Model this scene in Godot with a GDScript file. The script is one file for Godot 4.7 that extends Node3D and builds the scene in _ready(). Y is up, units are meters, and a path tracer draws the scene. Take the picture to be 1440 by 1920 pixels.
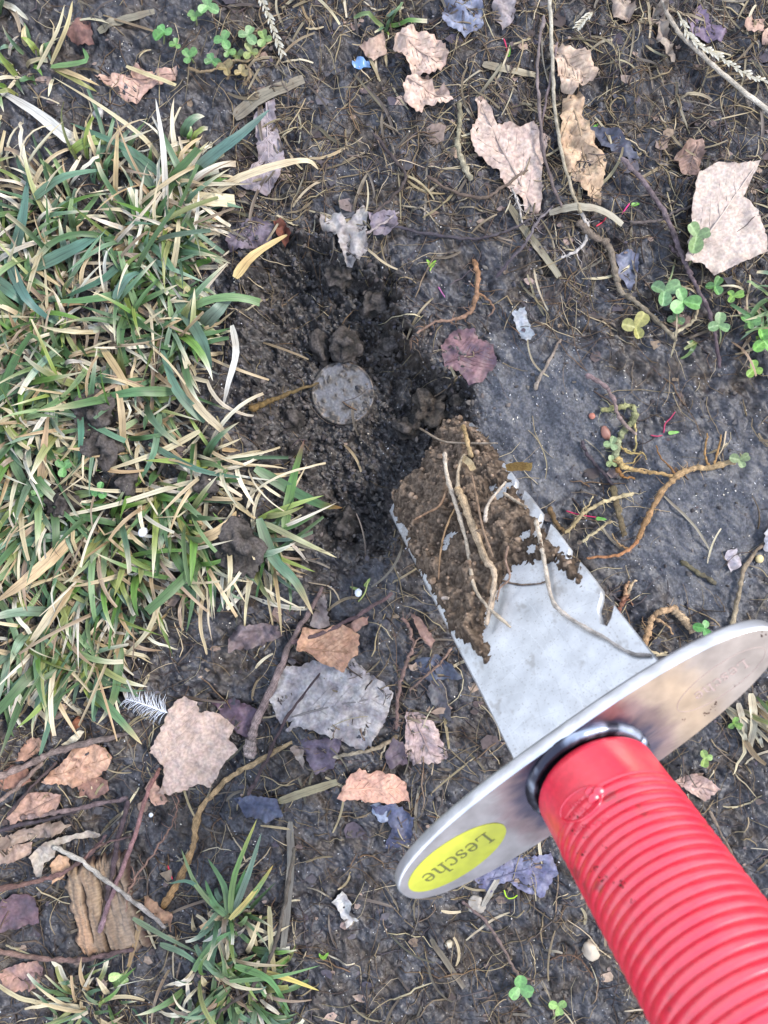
extends Node3D
# A digging tool, a freshly dug hole with a coin in it, turf, mud and leaf litter, seen from above. Lengths in the code are millimetres unless said otherwise.

const F := 1611.0
const CAM := 360.0
const MM := 0.001

var rng := RandomNumberGenerator.new()
var used := {}
var n_low := FastNoiseLite.new()
var n_mid := FastNoiseLite.new()
var n_fine := FastNoiseLite.new()
var n_cell := FastNoiseLite.new()
var n_cell2 := FastNoiseLite.new()
var n_col := FastNoiseLite.new()
var n_spot := FastNoiseLite.new()
var hole := PackedVector2Array()
var turf := PackedVector2Array()
var sdf_hole := PackedFloat32Array()
var sdf_turf := PackedFloat32Array()
const SX := 130
const SZ := 150
const SC := 3.5
var M := {}

# the tool's frame: guard centre, axis (towards the handle), across, face normal
const G0 := Vector3(53.74, 128.47, 68.92)
const AX := Vector3(0.25477, 0.81537, 0.51987)
const WX := Vector3(0.77838, 0.14608, -0.61056)
const NX := Vector3(-0.57377, 0.56021, -0.59745)
const AH := Vector3(0.28742, 0.81375, 0.50518)

class MB:
	var v := PackedVector3Array()
	var c := PackedColorArray()
	var u := PackedVector2Array()
	var i := PackedInt32Array()
	func vert(p: Vector3, col: Color, uv := Vector2.ZERO) -> int:
		v.push_back(p)
		c.push_back(col)
		u.push_back(uv)
		return v.size() - 1
	func tri(a: int, b: int, d: int) -> void:
		i.push_back(a)
		i.push_back(b)
		i.push_back(d)
	func quad(a: int, b: int, d: int, e: int) -> void:
		tri(a, b, d)
		tri(a, d, e)
	func mesh(at: Vector3, mat: Material) -> ArrayMesh:
		var nn := PackedVector3Array()
		nn.resize(v.size())
		var vv := PackedVector3Array()
		vv.resize(v.size())
		for k in range(0, i.size(), 3):
			var a := v[i[k]]
			var f := (v[i[k + 2]] - a).cross(v[i[k + 1]] - a)
			nn[i[k]] += f
			nn[i[k + 1]] += f
			nn[i[k + 2]] += f
		for k in v.size():
			var l := nn[k].length()
			nn[k] = nn[k] / l if l > 1e-12 else Vector3.UP
			vv[k] = (v[k] - at) * 0.001
		var arr := []
		arr.resize(Mesh.ARRAY_MAX)
		arr[Mesh.ARRAY_VERTEX] = vv
		arr[Mesh.ARRAY_NORMAL] = nn
		arr[Mesh.ARRAY_COLOR] = c
		arr[Mesh.ARRAY_TEX_UV] = u
		arr[Mesh.ARRAY_INDEX] = i
		var m := ArrayMesh.new()
		m.add_surface_from_arrays(Mesh.PRIMITIVE_TRIANGLES, arr)
		m.surface_set_material(0, mat)
		return m

# ---------- naming ----------
func numbered(called: String) -> String:
	if not used.has(called):
		used[called] = 0
		return called
	used[called] += 1
	return "%s_%03d" % [called, used[called]]

func tag(o: Node, label: String, category := "", group := "", kind := "") -> void:
	if label: o.set_meta("label", label)
	if category: o.set_meta("category", category)
	if group: o.set_meta("group", group)
	if kind: o.set_meta("kind", kind)

func thing(called: String, label: String, category: String, at: Vector3, group := "") -> Node3D:
	var o := Node3D.new()
	o.name = numbered(called)
	o.position = at * MM
	add_child(o, true)
	tag(o, label, category, group)
	return o

# one mesh at top level
func solo(called: String, mb: MB, mat: Material, at: Vector3, label := "", category := "", group := "", kind := "") -> MeshInstance3D:
	var o := MeshInstance3D.new()
	o.name = numbered(called)
	o.mesh = mb.mesh(at, mat)
	o.position = at * MM
	add_child(o, true)
	tag(o, label, category, group, kind)
	return o

# a part under a thing; at = the thing's base, about = the part's own base
func part(called: String, mb: MB, mat: Material, parent: Node3D, base: Vector3) -> MeshInstance3D:
	var o := MeshInstance3D.new()
	o.name = called
	o.mesh = mb.mesh(base, mat)
	parent.add_child(o, true)
	return o

# ---------- colours ----------
const KA := 0.62
func co(r: float, g: float, b: float) -> Color:
	var x := Color(r / 255.0, g / 255.0, b / 255.0).srgb_to_linear()
	return Color(x.r * KA, x.g * KA, x.b * KA)
func ca(a: Array) -> Color: return co(a[0], a[1], a[2])
func calm(a: Array) -> Color:
	var g: float = (a[0] + a[1] + a[2]) / 3.0
	return co(lerpf(a[0], g, 0.07), lerpf(a[1], g, 0.07), lerpf(a[2], g, 0.07) * 0.975)
func vary(x: Color, amt: float) -> Color:
	var k := 1.0 + rng.randf_range(-amt, amt)
	return Color(x.r * k * rng.randf_range(0.96, 1.04), x.g * k, x.b * k * rng.randf_range(0.95, 1.05))

# ---------- ground ----------
func poly(a: Array) -> PackedVector2Array:
	var p := PackedVector2Array()
	for k in range(0, a.size(), 2):
		p.push_back(Vector2((a[k] - 720.0) * CAM / F, (a[k + 1] - 960.0) * CAM / F))
	return p

func sdist(p: Vector2, pl: PackedVector2Array) -> float:   # positive inside
	var best := 1e9
	for k in pl.size():
		var q := Geometry2D.get_closest_point_to_segment(p, pl[k], pl[(k + 1) % pl.size()])
		best = minf(best, q.distance_squared_to(p))
	return sqrt(best) * (1.0 if Geometry2D.is_point_in_polygon(p, pl) else -1.0)

func bake(pl: PackedVector2Array) -> PackedFloat32Array:
	var a := PackedFloat32Array()
	a.resize(SX * SZ)
	for j in SZ:
		for k in SX:
			a[j * SX + k] = sdist(Vector2((k - SX * 0.5) * SC, (j - SZ * 0.5) * SC), pl)
	return a

func field(a: PackedFloat32Array, x: float, z: float) -> float:
	var fx := clampf(x / SC + SX * 0.5, 0.0, SX - 1.001)
	var fz := clampf(z / SC + SZ * 0.5, 0.0, SZ - 1.001)
	var k := int(fx)
	var j := int(fz)
	fx -= k
	fz -= j
	var o := j * SX + k
	return lerpf(lerpf(a[o], a[o + 1], fx), lerpf(a[o + SX], a[o + SX + 1], fx), fz)

func hole_at(x: float, z: float) -> float:
	return field(sdf_hole, x, z) + n_mid.get_noise_2d(x * 1.3 + 71.0, z * 1.3) * 4.5

func crumbed(x: float, z: float) -> float: return n_mid.get_noise_2d(x * 0.75 + 512.0, z * 0.75) * 2.0

# the smooth smeared mud right of the hole
func smear(x: float, z: float) -> float:
	var a := Vector2((x - 62.0) / 42.0, (z + 36.0) / 34.0).length()
	var b := Vector2((x - 132.0) / 38.0, (z - 2.0) / 40.0).length()
	return smoothstep(1.25, 0.7, minf(a, b) + 0.35 * n_mid.get_noise_2d(x, z + 90.0))

func gh(x: float, z: float) -> float:   # height of the soil, mm
	var sm := smear(x, z)
	var h := n_low.get_noise_2d(x, z) * 5.0 + n_mid.get_noise_2d(x, z) * lerpf(3.4, 1.6, sm) + n_spot.get_noise_2d(x * 1.7, z * 1.7) * lerpf(1.3, 0.25, sm)
	var d := hole_at(x, z)
	var t := field(sdf_turf, x, z)
	h += 4.0 * smoothstep(-4.0, 10.0, t)
	# spoil thrown up round the rim, then the hole
	var crumb := smoothstep(-9.0, 1.0, d)
	h += 2.4 * smoothstep(-9.0, -1.0, d) * (1.0 - smoothstep(-1.0, 3.0, d)) * (0.55 + n_mid.get_noise_2d(x * 3.0, z * 3.0))
	var deep := 1.0 - exp(-maxf(d + 1.0, 0.0) / lerpf(13.0, 7.5, smoothstep(-14.0, 14.0, x + 0.35 * z + 40.0)))
	h -= 23.0 * deep + 2.6 * crumbed(x, z) * smoothstep(1.0, 8.0, d) + 0.1 * maxf(d, 0.0)
	var cl := n_cell.get_noise_2d(x, z)
	var cl2 := n_cell2.get_noise_2d(x, z)
	h += crumb * (-cl * 1.5 - cl2 * 0.8 - 1.0 + n_fine.get_noise_2d(x * 0.6, z * 0.6) * 3.0 + n_mid.get_noise_2d(x * 2.6, z * 2.6) * 2.4)
	var off := 1.0 - smoothstep(1.3, 2.2, maxf(absf(x) / 172.0, absf(z) / 226.0))
	h += off * n_fine.get_noise_2d(x, z) * lerpf(lerpf(1.0, 0.4, sm), 1.2, crumb)
	h += (1.0 - crumb) * (1.0 - sm) * off * (-cl2 * 0.9) * smoothstep(-0.1, 0.35, n_mid.get_noise_2d(x * 0.8 + 300.0, z * 0.8))
	# the flat seat of the coin
	var q := Vector2(x + 18.3, z + 52.7).length()
	return lerpf(-21.2 + n_fine.get_noise_2d(x, z) * 0.6, h, smoothstep(12.0, 18.0, q))

func G(px: float, py: float, dh := 0.0) -> Vector3:   # the place on the ground seen at a pixel
	var h := 0.0
	var p := Vector3.ZERO
	for k in 3:
		var s := (CAM - h) / F
		p = Vector3((px - 720.0) * s, h, (py - 960.0) * s)
		h = gh(p.x, p.z) + dh
	p.y = h
	return p

func on_plane(px: float, py: float, at: Vector3, n: Vector3) -> Vector3:
	var d := Vector3((px - 720.0) / F, -1.0, (py - 960.0) / F)
	var o := Vector3(0, CAM, 0)
	return o + d * ((at - o).dot(n) / d.dot(n))

# ---------- shapes ----------
func smooth_path(pts: Array, per := 4) -> PackedVector3Array:
	var out := PackedVector3Array()
	var n := pts.size()
	for k in n - 1:
		var a: Vector3 = pts[maxi(k - 1, 0)]
		var b: Vector3 = pts[k]
		var d: Vector3 = pts[k + 1]
		var e: Vector3 = pts[mini(k + 2, n - 1)]
		for j in per:
			out.push_back(b.cubic_interpolate(d, a, e, float(j) / per))
	out.push_back(pts[n - 1])
	return out

func tube(mb: MB, p: PackedVector3Array, r0: float, r1: float, sides: int, c0: Color, c1: Color, lump := 0.0, flat := 1.0) -> void:
	var n := p.size()
	var prev := Vector3.ZERO
	var first := mb.v.size()
	var run := 0.0
	for k in n:
		var t := (p[mini(k + 1, n - 1)] - p[maxi(k - 1, 0)]).normalized()
		var s := t.cross(Vector3.UP)
		if s.length() < 0.05: s = prev if prev != Vector3.ZERO else Vector3.RIGHT
		s = s.normalized()
		if prev != Vector3.ZERO and s.dot(prev) < 0.0: s = -s
		prev = s
		var q := s.cross(t)
		var f := float(k) / (n - 1)
		var r := lerpf(r0, r1, f)
		if lump > 0.0: r *= 1.0 + lump * n_spot.get_noise_3d(p[k].x * 9.0, p[k].y * 9.0, p[k].z * 9.0 + first) + lump * 0.5 * maxf(0.0, n_mid.get_noise_2d(k * 2.3 + first, 7.0))
		if k == 0 or k == n - 1: r *= 0.7
		if k > 0: run += p[k].distance_to(p[k - 1])
		var cc := c0.lerp(c1, f)
		if lump > 0.0:
			var m := 1.0 + 0.7 * n_spot.get_noise_3d(p[k].x * 5.0 + 40.0, first, p[k].z * 5.0)
			cc = Color(cc.r * m, cc.g * m, cc.b * m)
		for j in sides:
			var an := TAU * j / sides
			var jig := 1.0 + (lump * 0.55 * n_spot.get_noise_2d(j * 31.0 + first, run * 5.0) if lump > 0.0 else 0.0)
			mb.vert(p[k] + s * cos(an) * r * jig + q * sin(an) * r * flat * jig, cc, Vector2(float(j) / sides, run / 9.0))
	for k in n - 1:
		for j in sides:
			var a := first + k * sides + j
			var b := first + k * sides + (j + 1) % sides
			mb.quad(a, a + sides, b + sides, b)
	for e in 2:
		var o := first + (n - 1) * sides * e
		var m := mb.vert(p[(n - 1) * e], c0 if e == 0 else c1)
		for j in sides:
			if e == 0: mb.tri(m, o + j, o + (j + 1) % sides)
			else: mb.tri(m, o + (j + 1) % sides, o + j)

# a grass blade or straw: w0 = greatest width, cols = base, middle, tip
func ribbon(mb: MB, p: PackedVector3Array, w0: float, cols: Array, twist0 := 0.0, twist1 := 0.0, fold := 0.25, blunt := 0.0) -> void:
	var n := p.size()
	var first := mb.v.size()
	var prev := Vector3.ZERO
	for k in n:
		var t := (p[mini(k + 1, n - 1)] - p[maxi(k - 1, 0)]).normalized()
		var s := t.cross(Vector3.UP)
		if s.length() < 0.05: s = prev if prev != Vector3.ZERO else Vector3.RIGHT
		s = s.normalized()
		if prev != Vector3.ZERO and s.dot(prev) < 0.0: s = -s
		prev = s
		var f := float(k) / (n - 1)
		s = s.rotated(t, lerpf(twist0, twist1, f))
		var up := s.cross(t)
		var w := w0 * (0.5 + 0.09 * n_mid.get_noise_2d(k * 5.0, first)) * minf(1.0, 0.55 + f * 2.2) * lerpf(pow(1.0 - pow(f, 2.6), 0.9) + 0.03, 1.0, blunt)
		var cc: Color = (cols[0] as Color).lerp(cols[1], smoothstep(0.0, 0.45, f)) if f < 0.5 else (cols[1] as Color).lerp(cols[2], smoothstep(0.6, 1.0, f))
		cc = cc.lerp(Color(cc.r * 0.6, cc.g * 0.5, cc.b * 0.42), clampf(n_mid.get_noise_2d(k * 3.5 + first, 40.0) * 1.6 - 0.25, 0.0, 0.7))
		var vv := f * p.size() * 0.12
		mb.vert(p[k] - s * w + up * w * fold, cc, Vector2(0.02, vv))
		mb.vert(p[k], cc * 0.93, Vector2(0.5, vv))
		mb.vert(p[k] + s * w + up * w * fold, cc, Vector2(0.98, vv))
	for k in n - 1:
		var a := first + k * 3
		mb.quad(a, a + 1, a + 4, a + 3)
		mb.quad(a + 1, a + 2, a + 5, a + 4)

func px_path(a: Array, dh: float, per := 4, rough := 0.0) -> PackedVector3Array:
	var pts := []
	for k in range(0, a.size(), 2):
		pts.push_back(G(a[k], a[k + 1], dh))
	# a stiff thing bridges the hollows
	for pass_ in 2:
		for k in range(1, pts.size() - 1):
			var m: float = (pts[k - 1].y + pts[k + 1].y) * 0.5
			pts[k].y = maxf(pts[k].y, lerpf(pts[k].y, m, 0.6))
	var out := smooth_path(pts, per)
	if rough > 0.0:
		var so := rng.randf_range(-900, 900)
		for k in range(1, out.size() - 1):
			out[k] += Vector3(n_mid.get_noise_2d(k * 4.0, so), 0.0, n_mid.get_noise_2d(k * 4.0, so + 50.0)) * rough * 5.0
			out[k] += Vector3(rng.randf_range(-1, 1), rng.randf_range(-0.3, 0.5), rng.randf_range(-1, 1)) * rough * 0.5
	for k in out.size():
		out[k].y = maxf(out[k].y, gh(out[k].x, out[k].z) + dh * 0.5)
	return out

# ---------- leaves ----------
# a = outline in pixels; c0, c1 = colours of the leaf and its mottling; o = options
func leaf(called: String, label: String, category: String, a: Array, c0: Array, c1: Array, o := {}) -> Node3D:
	var mat_name: String = o.get("mat", "leaf")
	var dh: float = o.get("h", 1.3)
	var curl: float = o.get("curl", 1.0) * 1.45
	var cx := 0.0
	var cy := 0.0
	for k in range(0, a.size(), 2):
		cx += a[k]
		cy += a[k + 1]
	cx /= a.size() * 0.5
	cy /= a.size() * 0.5
	var base := G(cx, cy, dh)
	var sc := (CAM - base.y) / F
	var raw := PackedVector2Array()
	for k in range(0, a.size(), 2): raw.push_back(Vector2((a[k] - 720.0) * sc, (a[k + 1] - 960.0) * sc))
	var jag: float = o.get("jag", 0.45)
	var pl := PackedVector2Array()
	for k in raw.size():
		var p := raw[k]
		var q := raw[(k + 1) % raw.size()]
		var m := maxi(1, int(p.distance_to(q) / 1.1))
		var nrm := (q - p).orthogonal().normalized()
		for j in m:
			var f := float(j) / m
			var w := sin(f * PI)
			var z := p.lerp(q, f)
			pl.push_back(z + nrm * (n_spot.get_noise_2d(z.x * 14.0, z.y * 14.0) * 1.6 * jag + rng.randf_range(-0.22, 0.22) * jag) * (0.4 + w))
	var inner := Geometry2D.offset_polygon(pl, -0.75)
	var pts := pl.duplicate()
	var lo := pl[0]
	var hi := pl[0]
	for p in pl:
		lo = lo.min(p)
		hi = hi.max(p)
	var step := 1.35
	var z0 := lo.y
	var row := 0
	while z0 < hi.y:
		var x0 := lo.x + (step * 0.5 if row % 2 else 0.0)
		while x0 < hi.x:
			var p := Vector2(x0 + rng.randf_range(-0.25, 0.25), z0 + rng.randf_range(-0.25, 0.25))
			for r in inner:
				if Geometry2D.is_point_in_polygon(p, r):
					pts.push_back(p)
					break
			x0 += step
		z0 += step * 0.87
		row += 1
	var seed_x := rng.randf_range(-500, 500)
	var rib: Array = o.get("rib", [])
	var ra := Vector2.ZERO
	var rd := Vector2.RIGHT
	var rl := 0.0
	if rib:
		ra = Vector2((rib[0] - 720.0) * sc, (rib[1] - 960.0) * sc)
		var rb := Vector2((rib[2] - 720.0) * sc, (rib[3] - 960.0) * sc)
		rl = ra.distance_to(rb)
		rd = (rb - ra).normalized()
	var fold: float = o.get("fold", 0.0)
	var tilt: Vector2 = o.get("tilt", Vector2.ZERO)
	var cc := Vector2(base.x, base.z)
	var height := func(p: Vector2) -> float:
		var e := 1e9
		for k in range(0, pl.size(), 2): e = minf(e, pl[k].distance_squared_to(p))
		e = sqrt(e)
		var y := 0.3 * gh(p.x, p.y) + 0.7 * (base.y - dh) + dh
		y += curl * 2.6 * exp(-e / 3.5) * (0.25 + n_mid.get_noise_2d(p.x * 1.6 + seed_x, p.y * 1.6))
		y += curl * n_mid.get_noise_2d(p.x * 1.5 + seed_x, p.y * 1.5) * 1.5
		y += (p - cc).dot(tilt)
		if rib: y += absf((p - ra).cross(rd)) * fold
		return maxf(y, gh(p.x, p.y) + 0.15)
	var ka := calm(c0) if mat_name == "leaf" else ca(c0)
	var kb := calm(c1) if mat_name == "leaf" else ca(c1)
	var spots: float = o.get("spots", 0.5)
	var mb := MB.new()
	var ys := PackedFloat32Array()
	var cs := PackedColorArray()
	for p in pts:
		ys.push_back((height as Callable).call(p))
		var m := smoothstep(-0.35, 0.45, n_col.get_noise_2d(p.x * 1.4 + seed_x, p.y * 1.4) + float(o.get("mix", 0.0)))
		var col := ka.lerp(kb, m * 0.8)
		var s := n_spot.get_noise_2d(p.x * 3.0 + seed_x, p.y * 3.0)
		col = col.lerp(Color(col.r * 0.35, col.g * 0.3, col.b * 0.3), smoothstep(0.42, 0.55, s) * spots)
		var rim := 1e9
		for k in range(0, pl.size(), 2): rim = minf(rim, pl[k].distance_squared_to(p))
		var worn := exp(-sqrt(rim) / 0.9) * (0.35 + 0.9 * n_col.get_noise_2d(p.x * 2.0, p.y * 2.0 + seed_x))
		col = col.lerp(Color(col.r * 0.42, col.g * 0.34, col.b * 0.3), clampf(worn, 0.0, 0.8))
		cs.push_back(vary(col, 0.07))
	var idx := Geometry2D.triangulate_delaunay(pts)
	var keep := PackedInt32Array()
	for k in range(0, idx.size(), 3):
		var m := (pts[idx[k]] + pts[idx[k + 1]] + pts[idx[k + 2]]) / 3.0
		if not Geometry2D.is_point_in_polygon(m, pl): continue
		var flip := (pts[idx[k + 1]] - pts[idx[k]]).cross(pts[idx[k + 2]] - pts[idx[k]]) < 0.0
		keep.append_array(PackedInt32Array([idx[k], idx[k + 2], idx[k + 1]]) if flip else PackedInt32Array([idx[k], idx[k + 1], idx[k + 2]]))
	for side in 2:
		var off := mb.v.size()
		for k in pts.size():
			mb.vert(Vector3(pts[k].x, ys[k] - 0.28 * side, pts[k].y), cs[k], pts[k] / 30.0)
		for k in range(0, keep.size(), 3):
			if side == 0: mb.tri(off + keep[k], off + keep[k + 1], off + keep[k + 2])
			else: mb.tri(off + keep[k], off + keep[k + 2], off + keep[k + 1])
	var off2 := mb.v.size()
	for k in pl.size():
		mb.vert(Vector3(pl[k].x, ys[k], pl[k].y), cs[k], pl[k] / 30.0)
		mb.vert(Vector3(pl[k].x, ys[k] - 0.28, pl[k].y), cs[k], pl[k] / 30.0)
	var cw := Geometry2D.is_polygon_clockwise(pl)
	for k in pl.size():
		var q := (k + 1) % pl.size()
		if cw: mb.quad(off2 + k * 2, off2 + q * 2, off2 + q * 2 + 1, off2 + k * 2 + 1)
		else: mb.quad(off2 + k * 2, off2 + k * 2 + 1, off2 + q * 2 + 1, off2 + q * 2)
	var mat: Material = M[o.get("mat", "leaf")]
	var group: String = o.get("group", "dead leaves on the mud")
	if not rib:
		return solo(called, mb, mat, base, label, category, group)
	var t := thing(called, label, category, base, group)
	var lb := part("leaf_blade", mb, mat, t, base)
	var vc := ka.lerp(kb, 0.3) * float(o.get("rib_tone", 0.58))
	vc.a = 1.0
	var r := MB.new()
	var line := []
	for k in 9:
		var p: Vector2 = ra + rd * rl * (k / 8.0)
		if k > 0 and not Geometry2D.is_point_in_polygon(p, pl): break
		line.push_back(Vector3(p.x, (height as Callable).call(p) + 0.12, p.y))
	if line.size() > 2:
		tube(r, smooth_path(line, 2), 0.5, 0.22, 5, vc, vc)
		part("midrib", r, M.fibre, lb, base)
	for k in range(1, 7):
		for s in [-1.0, 1.0]:
			var l2 := []
			var st: Vector2 = ra + rd * rl * (k / 7.6 + (0.03 if s > 0 else 0.0))
			var dv: Vector2 = (rd * 0.75 + rd.orthogonal() * s * 0.8).normalized()
			for j in 9:
				var p: Vector2 = st + (dv + rd * 0.05 * j).normalized() * j * 1.9
				if not Geometry2D.is_point_in_polygon(p, pl): break
				l2.push_back(Vector3(p.x, (height as Callable).call(p) + 0.03, p.y))
			if l2.size() < 3: continue
			var rv := MB.new()
			tube(rv, smooth_path(l2, 1), 0.22, 0.1, 4, vc.lerp(ka, 0.3), vc.lerp(ka, 0.5))
			part("vein", rv, M.fibre, lb, base)
	if o.has("crack"):
		var ck := []
		for k in range(0, o.crack.size(), 2):
			var q := Vector2((o.crack[k] - 720.0) * sc, (o.crack[k + 1] - 960.0) * sc)
			ck.push_back(Vector3(q.x, (height as Callable).call(q) + 0.02, q.y))
		var cm := MB.new()
		tube(cm, smooth_path(ck, 3), 0.28, 0.1, 4, ca([90, 78, 74]), ca([110, 96, 90]))
		part("crack", cm, M.fibre, lb, base)
	return t

# ---------- clods, pebbles ----------
func lump(mb: MB, at: Vector3, r: Vector3, c0: Color, c1: Color, rough: float, seg := 18, rings := 12, fr := 0.35) -> void:
	var first := mb.v.size()
	var so := rng.randf_range(-300, 300)
	for j in rings + 1:
		var th := PI * j / rings
		for k in seg:
			var d := Vector3(sin(th) * cos(TAU * k / seg), cos(th), sin(th) * sin(TAU * k / seg))
			var q := d * r.x * fr * 3.0
			var m := n_spot.get_noise_3d(q.x + so, q.y, q.z) + 0.6 * n_spot.get_noise_3d(q.x * 2.7, q.y * 2.7 + so, q.z * 2.7)
			mb.vert(at + d * r * (1.0 + rough * m), c0.lerp(c1, smoothstep(-0.25, 0.4, m)), Vector2(float(k) / seg, th))
	for j in rings:
		for k in seg:
			var a := first + j * seg + k
			var b := first + j * seg + (k + 1) % seg
			mb.quad(a, b, b + seg, a + seg)

func clod(label: String, px: float, py: float, r: float, dh: float, squash := 0.75, stretch := 1.0, called := "soil_clod", c0 := [74, 68, 65], c1 := [116, 108, 102], category := "clod", group := "clods of dug soil", mat := "clod", rough := 0.5) -> void:
	var p := G(px, py, dh)
	var mb := MB.new()
	lump(mb, Vector3.ZERO, Vector3(r, r * squash, r * stretch), ca(c0), ca(c1), rough, int(clampf(r * 6, 12, 44)), int(clampf(r * 4, 8, 30)), 0.35 if r > 2.5 else 0.6)
	var turn := rng.randf_range(0, TAU)
	for k in mb.v.size(): mb.v[k] = p + mb.v[k].rotated(Vector3.UP, turn if stretch == 1.0 else 0.3)
	solo(called, mb, M[mat], p, label, category, group)

# ---------- clover and sprouts ----------
func leaflet(mb: MB, at: Vector3, ang: float, l: float, col: Color, lift: float) -> void:
	var d := Vector3(cos(ang), 0, sin(ang))
	var s := Vector3(-d.z, 0, d.x)
	var first := mb.v.size()
	mb.vert(at + d * l * 0.5 + Vector3(0, lift * 0.5, 0), col * 1.12, Vector2(0.5, 0.5))
	var seg := 16
	var fold := rng.randf_range(0.1, 0.9)
	for ring in [0.35, 0.7, 0.9, 1.0]:
		for k in seg:
			var a := TAU * k / seg
			var along := 0.5 + 0.5 * cos(a) * float(ring)
			var half := sin(a) * 0.44 * float(ring) * (0.82 + 0.3 * along)
			var y := lift * along + absf(half) * l * fold - pow(along - 0.3, 2.0) * l * 0.15
			var c := col.lerp(col * 0.85, float(ring))
			if absf(sin(a)) < 0.25: c = col * 1.25
			mb.vert(at + d * l * (along - (0.05 if absf(sin(a)) < 0.1 and cos(a) > 0 and float(ring) == 1.0 else 0.0)) + s * l * half + Vector3(0, y, 0), c, Vector2(along, 0.5 + half))
	for k in seg:
		mb.tri(first, first + 1 + (k + 1) % seg, first + 1 + k)
		for r in 3:
			var a := first + 1 + r * seg + k
			var b := first + 1 + r * seg + (k + 1) % seg
			mb.quad(a, b, b + seg, a + seg)

func clover(label: String, px: float, py: float, size_px: float, turn: float, dh: float, c: Array, stem := [0.0, 0.0], n := 3, called := "clover_sprig") -> void:
	var top := G(px, py, dh)
	var l := size_px * 0.84 * (CAM - top.y) / F
	var foot := G(px + stem[0], py + stem[1], 0.2) if stem[0] != 0.0 or stem[1] != 0.0 else Vector3(top.x + rng.randf_range(-3, 3), gh(top.x, top.z), top.z + rng.randf_range(-3, 3))
	var t := thing(called, label, "clover", foot, "clover leaves")
	var col := ca([c[0] * 0.9, c[1] * 0.93, c[2] * 0.78])
	for k in n:
		var mb := MB.new()
		leaflet(mb, top, turn + TAU * k / 3.0 + rng.randf_range(-0.25, 0.25), l * rng.randf_range(0.78, 1.12), vary(col, 0.2), rng.randf_range(-1.2, 2.4))
		part("leaflet", mb, M.clover, t, foot)
	var sm := MB.new()
	tube(sm, smooth_path([foot, foot.lerp(top, 0.5) + Vector3(0.4, 0.9, 0.3), top], 4), 0.42, 0.34, 6, ca([150, 140, 110]), col)
	part("stem", sm, M.fibre, t, foot)

func sprout(label: String, a: Array, stem_col: Array, leaf_px: Array, leaf_col: Array) -> void:
	var p := px_path(a, 0.7, 4)
	var base := p[0]
	var t := thing("seedling", label, "seedling", base, "seedlings in the mud")
	var mb := MB.new()
	tube(mb, p, 0.34, 0.26, 6, ca(stem_col), ca(stem_col))
	part("stem", mb, M.fibre, t, base)
	for k in range(0, leaf_px.size(), 4):
		var q := px_path(leaf_px.slice(k, k + 4), 1.2, 6)
		var lb := MB.new()
		ribbon(lb, q, 1.5, [ca(leaf_col), ca(leaf_col), ca(leaf_col)], 0, 0, 0.2)
		part("leaf_blade", lb, M.blade, t, base)

# ---------- twigs, roots, straws ----------
func twig(called: String, label: String, category: String, a: Array, r0: float, r1: float, c0: Array, c1: Array, o := {}) -> Node3D:
	var dh: float = o.get("h", r0 + 0.6)
	var p := px_path(a, dh, o.get("per", 9), o.get("rough", 0.13))
	var mb := MB.new()
	tube(mb, p, r0 * 0.88, r1 * 0.88, 9 if r0 > 0.6 else 6, ca(c0), ca(c1), o.get("lump", 0.55), o.get("flat", 0.85))
	var group: String = o.get("group", "twigs and stalks on the mud")
	if called == "root" and not o.has("branch"): o["branch"] = []
	if not o.has("branch"):
		return solo(called, mb, M.bark, p[0], label, category, group)
	var t := thing(called, label, category, p[0], group)
	part("stem", mb, M.bark, t, p[0])
	for b in o.branch:
		var bm := MB.new()
		var q := px_path(b.a, b.get("h", dh), 9, o.get("rough", 0.13))
		tube(bm, q, b.r[0] * 0.88, b.r[1] * 0.88, 7, ca(b.get("c", c0)), ca(b.get("c", c1)), o.get("lump", 0.4))
		part(b.get("n", "side_branch"), bm, M.bark, t, p[0])
	if called == "root":
		var hm := MB.new()
		for k in int(p.size() * 0.9):
			var at := p[rng.randi_range(1, p.size() - 1)]
			var ang := rng.randf() * TAU
			var l := rng.randf_range(1.5, 6.5)
			var pts := PackedVector3Array([at])
			for j in 5:
				at += Vector3(cos(ang), 0, sin(ang)) * l / 5.0
				at.y = maxf(at.y - 0.35, gh(at.x, at.z) + 0.15)
				ang += rng.randfn(0, 0.35)
				pts.push_back(at)
			var hc := vary(ca(c1).lerp(ca(c0), rng.randf()), 0.25)
			tube(hm, pts, rng.randf_range(0.09, 0.17), 0.05, 3, hc, hc)
		part("root_hair", hm, M.fibre, t, p[0]).set_meta("kind", "stuff")
	return t

func straw(label: String, a: Array, w_px: float, c: Array, dh := 1.2, o := {}) -> void:
	var p := px_path(a, dh, 6, 0.05)
	var mb := MB.new()
	var k: Color = ca(c)
	ribbon(mb, p, w_px * 0.22, [vary(k, 0.1), k, vary(k, 0.1)], o.get("t0", 0.1), o.get("t1", -0.2), 0.22, o.get("blunt", 0.75))
	solo(o.get("n", "straw"), mb, M.blade, p[0], label, o.get("cat", "straw"), o.get("g", "dead grass straws on the mud"))

# ---------- grass ----------
const GREENS := [[108, 140, 90], [88, 122, 74], [134, 158, 104], [76, 108, 58], [106, 146, 64], [142, 160, 80], [124, 150, 122], [82, 114, 68], [154, 160, 98], [112, 142, 108], [96, 130, 98]]
const STRAWS := [[236, 224, 190], [224, 208, 168], [242, 234, 210], [210, 190, 150], [190, 162, 122], [228, 216, 192], [172, 150, 126]]

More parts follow.
